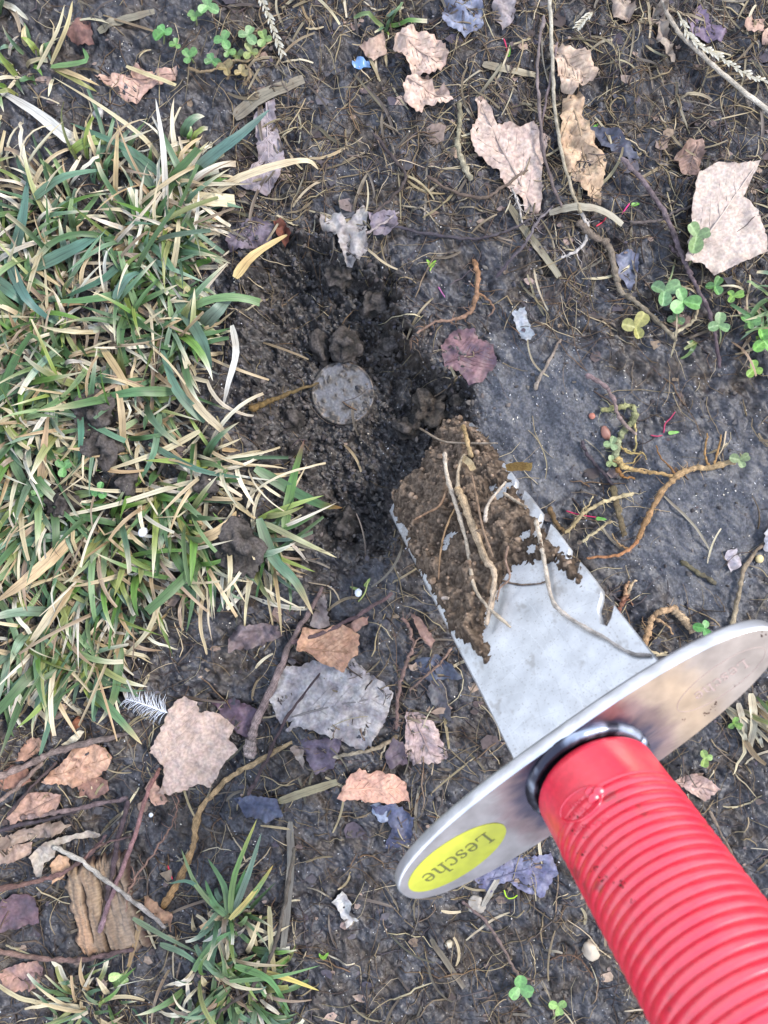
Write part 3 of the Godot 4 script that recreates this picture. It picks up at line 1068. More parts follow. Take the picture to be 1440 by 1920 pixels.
# ---------- scattered stuff ----------
func litter_density(px: float, py: float) -> float:
	var d := 0.22
	if py < 430 and px > 430: d = 1.15
	elif px > 1000 and py < 640: d = 0.8
	elif px > 860 and py < 1150 and py > 560: d = 0.16
	elif px > 1000 and py < 1200: d = 0.3
	elif py > 1180 and px < 1000: d = 0.42
	elif py > 1250: d = 0.34
	var p := Vector2((px - 720.0) * CAM / F, (py - 960.0) * CAM / F)
	var hd := field(sdf_hole, p.x, p.y)
	if hd > 2.0: d = 0.06
	elif hd > -9.0 and py < 560: d = 0.95
	if field(sdf_turf, p.x, p.y) > 6.0: d = 0.4
	d *= 1.0 - 0.75 * smear(p.x, p.y)
	if px < -60 or px > 1500 or py < -60 or py > 1980: d *= 0.75
	return d * (0.55 + 0.9 * (n_low.get_noise_2d(p.x * 2.0 + 900.0, p.y * 2.0) + 0.35))

func scatter_litter() -> void:
	var fib := [[100, 84, 68], [112, 98, 78], [136, 120, 94], [80, 68, 60], [84, 76, 78], [156, 140, 110], [112, 90, 70], [186, 170, 140], [66, 56, 52], [122, 106, 88], [72, 62, 56], [96, 84, 76]]
	var mb := MB.new()
	var made := 0
	while made < 14000:
		var px := rng.randf_range(-480, 1920)
		var py := rng.randf_range(-480, 2400)
		if rng.randf() > litter_density(px, py): continue
		made += 1
		var p := G(px, py, 0.4)
		var ang := rng.randf() * TAU
		var l := rng.randf_range(5, 26) * (1.6 if rng.randf() < 0.12 else 1.0)
		var n := 7
		var pts := PackedVector3Array()
		var up := rng.randf_range(0.2, 1.9)
		var kink := rng.randfn(0, 0.1)
		for k in n:
			pts.push_back(Vector3(p.x, gh(p.x, p.z) + 0.25 + up * sin(PI * k / (n - 1.0)), p.z))
			ang += rng.randfn(0, 0.2) + kink
			if rng.randf() < 0.06: ang += rng.randf_range(-1.0, 1.0)
			p += Vector3(cos(ang), 0, sin(ang)) * l / n
		var r := rng.randf_range(0.09, 0.26) if rng.randf() < 0.8 else rng.randf_range(0.26, 0.5)
		var c := vary(ca(fib[rng.randi() % fib.size()]), 0.2)
		tube(mb, pts, r, r * 0.5, 3, c, vary(c, 0.2))
	solo("fine_roots", mb, M.fibre, Vector3.ZERO, "thin dark roots and stalks matted over the mud", "", "", "stuff")
	var flat := [[132, 116, 88], [158, 142, 108], [112, 98, 80], [182, 166, 132], [96, 84, 74], [124, 114, 98], [204, 190, 158], [104, 96, 74]]
	var rb := MB.new()
	made = 0
	while made < 1500:
		var px := rng.randf_range(-480, 1920)
		var py := rng.randf_range(-480, 2400)
		if rng.randf() > litter_density(px, py): continue
		made += 1
		var c := vary(ca(flat[rng.randi() % flat.size()]), 0.2)
		var p := grown(G(px, py, 0.3), rng.randf() * TAU, rng.randf_range(6, 24), rng.randf_range(0, 0.25), 0.4, rng.randf_range(-1.2, 1.2), rng.randf_range(0.4, 1.4))
		ribbon(rb, p, rng.randf_range(0.3, 1.3), [c, vary(c, 0.25), vary(c, 0.3)], rng.randf_range(-0.5, 0.5), rng.randf_range(-0.7, 0.7), 0.2, 0.7)
	solo("dead_grass", rb, M.blade, Vector3.ZERO, "short rotted grass pieces trodden into the mud", "", "", "stuff")

func scatter_fragments() -> void:
	var pal := [[96, 82, 80], [120, 104, 98], [84, 76, 84], [150, 128, 116], [92, 88, 92], [76, 66, 64], [136, 118, 100], [160, 138, 122], [84, 80, 84]]
	var mb := MB.new()
	var made := 0
	while made < 2500:
		var px := rng.randf_range(-480, 1920)
		var py := rng.randf_range(-480, 2400)
		if rng.randf() > litter_density(px, py) * 0.9: continue
		made += 1
		var p := G(px, py, 0.35)
		var n := rng.randi_range(6, 10)
		var rr := rng.randf_range(0.4, 1.3) if rng.randf() < 0.66 else rng.randf_range(1.3, 3.0) if rng.randf() < 0.85 else rng.randf_range(3.0, 5.0)
		var c := vary(ca(pal[rng.randi() % pal.size()]), 0.25)
		var a0 := rng.randf() * TAU
		var lean := Vector2(rng.randfn(0, 0.16), rng.randfn(0, 0.16))
		var o := mb.vert(p + Vector3(0, 0.15, 0), c, Vector2(p.x, p.z) / 30.0)
		for k in n:
			var d := Vector2.from_angle(a0 + TAU * k / n) * rr * rng.randf_range(0.55, 1.25)
			d.y *= 0.75
			var q := Vector3(p.x + d.x, 0, p.z + d.y)
			q.y = maxf(p.y + d.dot(lean) + rng.randf_range(-0.1, 0.35) * rr * 0.5, gh(q.x, q.z) + 0.12)
			mb.vert(q, vary(c, 0.12), Vector2(q.x, q.z) / 30.0)
		for k in n: mb.tri(o, o + 1 + k, o + 1 + (k + 1) % n)
	solo("leaf_fragments", mb, M.leaf, Vector3.ZERO, "crumbled bits of dead leaf trodden into the mud", "", "", "stuff")

func crumb_mesh(sd: int) -> ArrayMesh:
	var mb := MB.new()
	rng.seed = sd
	lump(mb, Vector3.ZERO, Vector3(1.0, 0.6, 0.75), Color.WHITE, Color.WHITE, 0.85, 8, 6, 1.1)
	return mb.mesh(Vector3.ZERO, M.crumb)

func scatter_grains(called: String, label: String, n: int, place: Callable, r0: float, r1: float, pw: float, cols: Array, mat: Material, sd: int) -> void:
	var mm := MultiMesh.new()
	mm.transform_format = MultiMesh.TRANSFORM_3D
	mm.use_colors = true
	var me := crumb_mesh(sd)
	me.surface_set_material(0, mat)
	mm.mesh = me
	mm.instance_count = n
	rng.seed = sd * 31 + 5
	var k := 0
	while k < n:
		var px := rng.randf_range(-120, 1560)
		var py := rng.randf_range(-120, 2040)
		var c := Vector2((px - 720.0) * CAM / F, (py - 960.0) * CAM / F)
		if rng.randf() > float((place as Callable).call(px, py, c)): continue
		var r := r0 + (r1 - r0) * pow(rng.randf(), pw)
		var p := Vector3(c.x, gh(c.x, c.y) + r * 0.35, c.y)
		var b := Basis.from_euler(Vector3(rng.randf() * TAU, rng.randf() * TAU, 0)).scaled(Vector3.ONE * r)
		mm.set_instance_transform(k, Transform3D(b, p * MM))
		mm.set_instance_color(k, vary(ca(cols[rng.randi() % cols.size()]), 0.2))
		k += 1
	var o := MultiMeshInstance3D.new()
	o.name = called
	o.multimesh = mm
	add_child(o, true)
	tag(o, label, "", "", "stuff")

# ---------- the scene ----------
func _ready() -> void:
	rng.seed = 20240
	var cam := Camera3D.new()
	cam.name = "camera"
	cam.position = Vector3(0, CAM, 0) * MM
	cam.rotation = Vector3(-PI / 2, 0, 0)
	cam.fov = rad_to_deg(2.0 * atan(960.0 / F))
	cam.near = 0.02
	cam.far = 300.0
	var at := CameraAttributesPhysical.new()
	at.frustum_focal_length = 12.0 * F / 960.0
	at.frustum_focus_distance = 0.357
	at.frustum_near = 0.02
	at.frustum_far = 300.0
	at.exposure_aperture = 16.0
	cam.attributes = at
	add_child(cam)
	cam.current = true
	var sky_mat := ProceduralSkyMaterial.new()
	sky_mat.sky_top_color = Color(0.69, 0.76, 0.88)
	sky_mat.sky_horizon_color = Color(1.0, 1.01, 1.03)
	sky_mat.sky_curve = 0.25
	sky_mat.ground_bottom_color = Color(0.16, 0.14, 0.12)
	sky_mat.ground_horizon_color = Color(0.4, 0.38, 0.34)
	sky_mat.sky_energy_multiplier = 1.0
	var sky := Sky.new()
	sky.sky_material = sky_mat
	var env := Environment.new()
	env.background_mode = Environment.BG_SKY
	env.sky = sky
	env.tonemap_mode = Environment.TONE_MAPPER_LINEAR
	env.tonemap_exposure = 3.6
	env.sdfgi_enabled = true
	env.ssao_enabled = true
	env.ssil_enabled = true
	var we := WorldEnvironment.new()
	we.name = "surroundings"
	we.environment = env
	add_child(we)
	var sun := DirectionalLight3D.new()
	sun.name = "sun"
	sun.light_color = Color(1.0, 0.975, 0.95)
	sun.light_energy = 0.6
	sun.light_angular_distance = 16.0
	sun.shadow_enabled = true
	sun.basis = Basis.looking_at(Vector3(-0.62, -0.76, 0.2).normalized(), Vector3.UP)
	add_child(sun)

	for s in [[n_low, 0.018, 3, 1], [n_mid, 0.075, 3, 2], [n_fine, 0.42, 3, 3], [n_col, 0.07, 4, 4], [n_spot, 0.11, 2, 5]]:
		s[0].noise_type = FastNoiseLite.TYPE_SIMPLEX_SMOOTH
		s[0].frequency = s[1]
		s[0].fractal_octaves = s[2]
		s[0].seed = s[3]
	for s in [[n_cell, 0.24, 6], [n_cell2, 0.62, 7]]:
		s[0].noise_type = FastNoiseLite.TYPE_CELLULAR
		s[0].cellular_return_type = FastNoiseLite.RETURN_DISTANCE
		s[0].frequency = s[1]
		s[0].fractal_type = FastNoiseLite.FRACTAL_NONE
		s[0].seed = s[2]
	hole = poly([470, 470, 530, 435, 600, 440, 655, 500, 738, 515, 750, 590, 788, 675, 862, 715, 885, 770, 850, 830, 800, 900, 752, 960, 735, 1030, 640, 1040, 590, 1010, 545, 950, 500, 880, 472, 780, 458, 700, 452, 600, 448, 530])
	turf = poly([-400, 300, -60, 300, 110, 305, 215, 255, 300, 225, 385, 280, 400, 360, 375, 440, 365, 560, 395, 690, 425, 800, 495, 900, 525, 1000, 500, 1075, 430, 1145, 330, 1195, 200, 1250, -60, 1290, -400, 1290])
	sdf_hole = bake(hole)
	sdf_turf = bake(turf)
	make_materials()
	make_ground()
	make_tool()
	soil_on_blade()
	make_coin()
	make_turf()
	make_leaves()
	make_twigs()
	make_small()
	scatter_litter()
	scatter_fragments()
	var soil_cols := [[74, 69, 67], [82, 77, 74], [92, 86, 82], [66, 62, 62], [106, 99, 94], [80, 78, 82]]
	scatter_grains("soil_crumbs", "loose crumbs of dark soil in and round the hole", 7500, func(_px, _py, c):
		var d := field(sdf_hole, c.x, c.y)
		if Vector2(c.x + 18.3, c.y + 52.7).length() < 14.5: return 0.06 + 0.5 * smoothstep(9.5, 13.5, Vector2(c.x + 18.3, c.y + 52.7).length())
		return 0.9 if d > -3.0 else 0.35 if d > -10.0 else 0.02, 0.16, 1.25, 3.4, soil_cols, M.crumb, 11)
	scatter_grains("soil_crumbs", "small crumbs of soil strewn over the open mud", 5200, func(_px, _py, c):
		return 0.5 if field(sdf_hole, c.x, c.y) < 0.0 else 0.1, 0.15, 0.75, 2.5, soil_cols, M.crumb, 12)
	scatter_grains("sand_grains", "pale sand grains sprinkled over the dark mud", 7500, func(px, py, c):
		var n := smoothstep(-0.15, 0.3, n_mid.get_noise_2d(c.x * 0.5 + 700.0, c.y * 0.5))
		return 0.15 + 0.85 * n * (1.0 if px > 860 and py > 520 and py < 1250 else 0.45), 0.13, 0.52, 3.0, [[196, 194, 196], [168, 168, 174], [214, 206, 192], [138, 136, 138], [186, 176, 160]], M.grit, 13)

func make_ground() -> void:
	var xs := PackedFloat32Array()
	var zs := PackedFloat32Array()
	for ax in 2:
		var half := 172.0 if ax == 0 else 226.0
		var a := PackedFloat32Array()
		var x := -half
		while x <= half:
			a.push_back(x)
			x += 0.8
		var s := 0.8
		var far := a[a.size() - 1]
		var more := PackedFloat32Array()
		while far < 80000.0:
			s *= 1.07 if far < 420.0 else 1.25
			far += s
			more.push_back(far)
		more.reverse()
		var all := PackedFloat32Array()
		for q in more: all.push_back(-q)
		more.reverse()
		all.append_array(a)
		all.append_array(more)
		if ax == 0: xs = all
		else: zs = all
	var nx := xs.size()
	var nz := zs.size()
	var mb := MB.new()
	var mud := co(80, 78, 84)
	var mud2 := co(104, 102, 106)
	var dug := co(80, 76, 75)
	var dug2 := co(122, 115, 110)
	var brown := co(92, 78, 64)
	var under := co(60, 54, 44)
	for j in nz:
		for k in nx:
			var x := xs[k]
			var z := zs[j]
			var y := gh(x, z)
			var d := hole_at(x, z)
			var m := n_col.get_noise_2d(x, z)
			var c := mud.lerp(mud2, smoothstep(-0.3, 0.45, m))
			var sm := smear(x, z)
			c = c.lerp(brown, smoothstep(-0.1, 0.4, n_mid.get_noise_2d(x * 0.6 + 200.0, z * 0.6)) * 0.75 * (1.0 - sm))
			c = c.lerp(co(54, 50, 52), smoothstep(0.1, 0.4, n_col.get_noise_2d(x * 0.8 + 80.0, z * 0.8 + 80.0)) * 0.6 * (1.0 - sm))
			c = c.lerp(co(96, 98, 107), sm * 0.8)
			var f := n_fine.get_noise_2d(x * 0.7, z * 0.7)
			var dc := dug.lerp(dug2, smoothstep(-0.1, 0.5, f + m * 0.4))
			dc = dc.lerp(brown, smoothstep(26.0, 6.0, Vector2(x - 6.0, z + 72.0).length()) * 0.5)
			c = c.lerp(dc, smoothstep(-6.0, 0.5, d))
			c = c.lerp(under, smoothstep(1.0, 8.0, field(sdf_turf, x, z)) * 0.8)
			var g := 1.0 + 0.35 * f * (1.0 - smoothstep(1.2, 1.9, maxf(absf(x) / 172.0, absf(z) / 226.0)))
			mb.vert(Vector3(x, y, z), Color(c.r * g, c.g * g, c.b * g), Vector2(x, z) / 45.0)
	for j in nz - 1:
		for k in nx - 1:
			var a := j * nx + k
			mb.quad(a, a + 1, a + nx + 1, a + nx)
	solo("ground", mb, M.soil, Vector3.ZERO, "bare dark mud with a freshly dug hole", "", "", "structure")

func make_coin() -> void:
	var c := Vector3(-18.3, -21.2, -52.7)
	var nrm := Vector3(0.06, 1.0, 0.05).normalized()
	var e1 := nrm.cross(Vector3.BACK).normalized()
	var e2 := e1.cross(nrm)
	var t := thing("coin", "round dirty grey coin lying at the bottom of the dug hole", "coin", c)
	var mb := MB.new()
	var seg := 120
	var rings := 40
	var R := 13.9
	mb.vert(c + nrm * 0.7, co(150, 152, 160))
	for r in range(1, rings + 1):
		for k in seg:
			var a := TAU * k / seg
			var rr := R * r / rings
			var q := Vector2(cos(a), sin(a)) * rr
			var n1 := n_mid.get_noise_2d(q.x * 2.2 + 400.0, q.y * 2.2)
			var n2 := n_spot.get_noise_2d(q.x * 2.2, q.y * 2.2 + 30.0) + 0.35 * n_fine.get_noise_2d(q.x * 2.0, q.y * 2.0)
			var col := co(112, 113, 117).lerp(co(90, 86, 84), smoothstep(-0.3, 0.4, n1))
			col = col.lerp(co(126, 106, 88), smoothstep(R * 0.78, R, rr + n1 * 4.0) * 0.8)
			var dirt := smoothstep(0.46, 0.58, n2 * 0.55 + n1 * 1.0 + 0.34 * smoothstep(2.0, 13.0, -q.x * 0.75 - q.y * 0.45) + 0.42 * smoothstep(9.5, 13.5, rr))
			col = col.lerp(co(92, 82, 74), 0.18 + 0.3 * smoothstep(-0.2, 0.5, n1 + 0.5 * n2))
			col = col.lerp(co(66, 60, 57), dirt)
			var y := 0.75 + 0.3 * dirt + (0.22 if rr > R * 0.93 else 0.0) + 0.1 * n2
			if r == rings: y -= 0.25
			mb.vert(c + e1 * q.x + e2 * q.y + nrm * y, col, q / 14.0)
	for k in seg:
		var k2 := (k + 1) % seg
		mb.tri(0, 1 + k, 1 + k2)
		for r in rings - 1:
			var a := 1 + r * seg + k
			var b := 1 + r * seg + k2
			mb.quad(a, a + seg, b + seg, b)
	part("face", mb, M.coin, t, c)
	var rm := MB.new()
	for l in 3:
		for k in seg:
			var a := TAU * k / seg
			rm.vert(c + (e1 * cos(a) + e2 * sin(a)) * (R + [0.0, 0.12, 0.0][l]) + nrm * [0.72, 0.0, -1.2][l], co(130, 112, 92), Vector2(k * 0.1, l))
	for l in 2:
		for k in seg:
			var a := l * seg + k
			var b := l * seg + (k + 1) % seg
			rm.quad(a, a + seg, b + seg, b)
	part("rim", rm, M.coin, t, c)

func make_turf() -> void:
	var base := G(200, 720)
	var t := thing("grass_turf", "thick turf of green and straw coloured grass left of the hole", "grass", base)
	var S := [222, 208, 168]
	var W := [240, 234, 220]
	var T := [200, 176, 130]
	var specs: Array = [
		traced([145, 262, 125, 255, 60, 205, -20, 160], 28, W, 5), traced([300, 300, 270, 260, 190, 200, 100, 145], 10, S, 7), traced([405, 365, 450, 335, 520, 310, 575, 300, 597, 318], 17, [230, 210, 172], 12),
		traced([345, 368, 400, 375, 440, 377], 28, S, 8, {"b": 1.0}), traced([335, 348, 400, 295, 455, 250, 505, 205], 26, [88, 122, 112], 10), traced([305, 330, 245, 282, 135, 235], 17, [96, 134, 104], 9),
		traced([288, 352, 240, 285, 225, 270], 26, [108, 136, 112], 8), traced([312, 402, 308, 285, 292, 185], 13, W, 13), traced([215, 390, 218, 300, 222, 235], 11, T, 11), traced([320, 525, 333, 455, 335, 392], 13, S, 11),
		traced([380, 610, 410, 580, 442, 548], 30, [116, 136, 118], 10), traced([435, 610, 442, 660, 428, 720, 418, 765], 15, W, 11), traced([338, 700, 372, 762, 415, 805, 442, 838], 19, [214, 194, 158], 11), traced([280, 832, 370, 880, 458, 896], 13, [84, 122, 100], 11),
		traced([478, 878, 540, 915, 600, 945, 642, 952], 24, [84, 124, 84], 12, {"tip": [170, 130, 84]}), traced([533, 990, 548, 905, 570, 825], 21, [96, 140, 70], 15, {"tip": [150, 110, 100]}), traced([375, 808, 320, 838, 260, 862, 186, 886], 13, S, 10),
		traced([372, 900, 300, 920, 180, 955, -10, 988], 11, [226, 216, 184], 8), traced([355, 1018, 400, 1002, 430, 980, 443, 958], 23, [216, 186, 140], 12), traced([135, 1005, 95, 1050, 40, 1095, -10, 1130], 28, [220, 190, 146], 11),
		traced([132, 1108, 92, 1160, 50, 1216], 22, [226, 208, 170], 10), traced([486, 972, 512, 1045, 555, 1092, 587, 1152], 24, [80, 118, 88], 12, {"tip": [214, 190, 146]}), traced([495, 980, 560, 1012, 632, 1046], 13, [160, 164, 124], 12, {"tip": S}),
		traced([145, 1000, 60, 1015, -10, 1048], 19, [84, 124, 92], 10), traced([25, 482, 42, 410, 52, 338], 22, [86, 122, 106], 11), traced([12, 480, 48, 558, 98, 602], 21, [82, 122, 112], 10), traced([65, 502, 150, 460, 192, 435], 27, [92, 130, 112], 10),
		traced([-20, 520, 25, 550, 52, 575], 28, [96, 134, 112], 9), traced([215, 562, 240, 522, 272, 508], 21, [104, 142, 124], 10), traced([326, 735, 250, 735, 165, 752], 21, [100, 140, 92], 12), traced([148, 755, 152, 810, 148, 868], 15, [92, 138, 108], 11),
		traced([230, 828, 228, 770, 214, 690, 202, 658], 15, [214, 188, 146], 11), traced([76, 905, 84, 830, 92, 765], 17, [204, 170, 130], 10), traced([125, 1265, 98, 1340, 72, 1428], 19, [112, 146, 112], 9), traced([150, 1268, 212, 1335, 266, 1396], 21, [96, 132, 86], 10, {"tip": [220, 196, 150]}),
		traced([305, 1105, 280, 1180, 222, 1240], 12, S, 9), traced([426, 1000, 432, 1070, 424, 1142], 11, S, 10), traced([512, 1060, 522, 1120, 528, 1192], 9, T, 10), traced([472, 1060, 466, 1105, 460, 1148], 13, S, 10),
		traced([440, 520, 480, 488, 545, 437], 22, [226, 196, 134], 9), traced([385, 790, 330, 730, 300, 640], 22, [98, 132, 108], 13), traced([330, 560, 380, 640, 395, 700], 26, [98, 128, 106], 11), traced([60, 370, 120, 330, 200, 318], 18, [104, 140, 112], 10),
		traced([300, 770, 290, 850, 260, 905], 14, [108, 146, 112], 10), traced([190, 650, 232, 715, 238, 755], 16, T, 10), traced([90, 430, 60, 520, 40, 600], 13, S, 9), traced([245, 470, 200, 520, 120, 560], 19, [80, 118, 92], 9)]
	var made := 0
	var clumps := []
	for k in 120: clumps.push_back(Vector2(rng.randf_range(-260, 560), rng.randf_range(190, 1290)))
	while made < 3300:
		var cl: Vector2 = clumps[rng.randi() % clumps.size()]
		var px := cl.x + rng.randfn(0, 24)
		var py := cl.y + rng.randfn(0, 24)
		var c := Vector2((px - 720.0) * CAM / F, (py - 960.0) * CAM / F)
		var inside := field(sdf_turf, c.x, c.y)
		if inside + rng.randf_range(-2, 3) < 1.0: continue
		made += 1
		var root := G(px, py)
		# a thatch of dead blades lies low, the living ones stand through it
		var low := made % 3 == 0
		var out := atan2(py - 560.0, px - 130.0)
		var green := not low and rng.randf() < (0.68 if py > 420 else 0.5)
		var ang := out + rng.randfn(0, 1.5 if py < 880 else 0.75)
		var l := rng.randf_range(11, 34) + (12.0 if rng.randf() < 0.15 else 0.0)
		if inside < 7.0 and px > 300 and py < 880: l *= 0.62
		if py < 360: l *= 0.75
		var w := (rng.randf_range(1.3, 2.8) if rng.randf() < 0.75 else rng.randf_range(2.8, 4.2)) if green else rng.randf_range(0.8, 2.3)
		var clear := 0.3 + rng.randf() * 1.6 if low else pow(rng.randf(), 1.2) * 8.0 + 0.8
		var p := grown(root, ang, l, rng.randf_range(0.0, 0.35) if low else rng.randf_range(0.25, 1.25), rng.randf_range(0.3, 2.4), rng.randfn(0, 0.5), clear)
		specs.push_back({"p": p, "w": w, "c": blade_cols(green), "t": [rng.randf_range(-0.7, 0.7), rng.randf_range(-1.3, 1.3)], "s": l * w * (0.5 + clear / 7.0) * (1.0 if px > -30 else 0.02), "b": rng.randf_range(0.5, 1.0) if rng.randf() < 0.3 else 0.0, "f": rng.randf_range(0.05, 0.45)})
	# long bent straws on top
	for k in 240:
		var px := rng.randf_range(-200, 520)
		var py := rng.randf_range(300, 1230)
		var c := Vector2((px - 720.0) * CAM / F, (py - 960.0) * CAM / F)
		if field(sdf_turf, c.x, c.y) < 2.0: continue
		var l := rng.randf_range(18, 42)
		var w := rng.randf_range(0.8, 2.0)
		var p := grown(G(px, py), atan2(py - 560.0, px - 130.0) + rng.randfn(0, 1.1), l, rng.randf_range(0.5, 1.2), rng.randf_range(1.2, 2.6), rng.randfn(0, 0.8), rng.randf_range(4.0, 9.0))
		if rng.randf() < 0.4:
			var at := rng.randi_range(4, 7)
			var turn := rng.randf_range(-1.4, 1.4)
			for j in range(at + 1, p.size()): p[j] = p[at] + (p[j] - p[at]).rotated(Vector3.UP, turn)
		specs.push_back({"p": p, "w": w, "c": blade_cols(false), "t": [rng.randf_range(-0.7, 0.7), rng.randf_range(-1.6, 1.6)], "s": l * w * (1.5 if px > -30 else 0.02), "b": rng.randf_range(0.0, 0.8), "f": rng.randf_range(0.1, 0.5)})
	plant_grass(t, base, specs, 298)
	tuft("green tuft at the top left corner of the mud, above the main turf", 45, 128, 24, 26, 7, 19, 2.6, 0.65, 0, TAU, 40, [traced([95, 125, 160, 115, 155, 90], 14, [116, 160, 96], 6), traced([70, 130, 110, 60, 122, 10], 10, S, 8), traced([95, 120, 125, 50, 135, 0], 10, [206, 190, 140], 8), traced([100, 125, 150, 145, 185, 158], 11, T, 6), traced([100, 128, 150, 155, 182, 172], 11, [150, 150, 84], 5)])
	tuft("pale straw tuft cut by the top edge at the left corner", -10, 0, 18, 22, 10, 22, 2.4, 0.3, 0.6, 2.5, 20)
	tuft("small upright tuft of short green blades below the twig, beside the bark chunk", 428, 1716, 15, 46, 8, 21, 2.5, 0.78, 0, TAU, 40, [traced([428, 1712, 420, 1660, 390, 1610], 14, [106, 142, 92], 9), traced([432, 1712, 440, 1640, 482, 1535], 13, [124, 158, 84], 13, {"tip": [206, 196, 100]}), traced([436, 1715, 465, 1640, 490, 1562], 14, [122, 148, 124], 12), traced([440, 1718, 480, 1670, 512, 1622], 13, [128, 158, 92], 10, {"tip": [220, 190, 110]}), traced([424, 1715, 400, 1690, 385, 1650], 15, [104, 146, 90], 9), traced([438, 1712, 446, 1670, 460, 1630], 12, [100, 150, 84], 9), traced([420, 1718, 370, 1660, 340, 1592], 11, [136, 156, 104], 8), traced([415, 1710, 360, 1655, 318, 1655], 10, [96, 132, 104], 8), traced([430, 1725, 470, 1680, 510, 1625], 11, [226, 206, 120], 12)])
	tuft("wide low tuft of green and yellow blades cut by the bottom edge", 430, 1852, 44, 150, 9, 28, 2.6, 0.64, 0, TAU, 60, [traced([480, 1820, 540, 1835, 598, 1858], 13, [226, 206, 116], 8), traced([440, 1810, 505, 1835, 545, 1895], 15, [104, 150, 84], 9), traced([430, 1840, 520, 1830, 600, 1810], 11, [122, 160, 100], 8), traced([365, 1815, 400, 1770, 440, 1745], 16, [104, 146, 92], 9), traced([300, 1770, 340, 1790, 390, 1820], 13, [112, 142, 110], 7), traced([250, 1720, 310, 1760, 380, 1790], 13, [120, 140, 106], 7)])
	tuft("thin yellowing tuft below the bark chunk near the bottom left corner", 175, 1890, 34, 60, 10, 26, 2.2, 0.45, 0, TAU, 30)
	tuft("loose tuft of narrow green blades on the right edge beside the big pale leaf", 1462, 590, 40, 56, 9, 26, 1.9, 0.7, 2.2, 2.6, 40)
	tuft("few green blades behind the big pale leaf on the right edge", 1462, 350, 16, 22, 8, 18, 1.9, 0.8, 0.6, 3.0, 20)
	tuft("tiny green sprig of grass by the top edge above the broken pink leaf", 722, 52, 5, 8, 9, 18, 1.7, 0.9, 0, TAU, 10)
	tuft("two narrow green blades in the mud under the round clover", 1305, 640, 3, 4, 8, 17, 1.9, 1.0, 2.1, 1.2, 6)
	tuft("dry bent blades on the right edge beyond the end of the guard", 1400, 1330, 20, 18, 14, 34, 2.4, 0.2, 1.2, 1.6, 16)

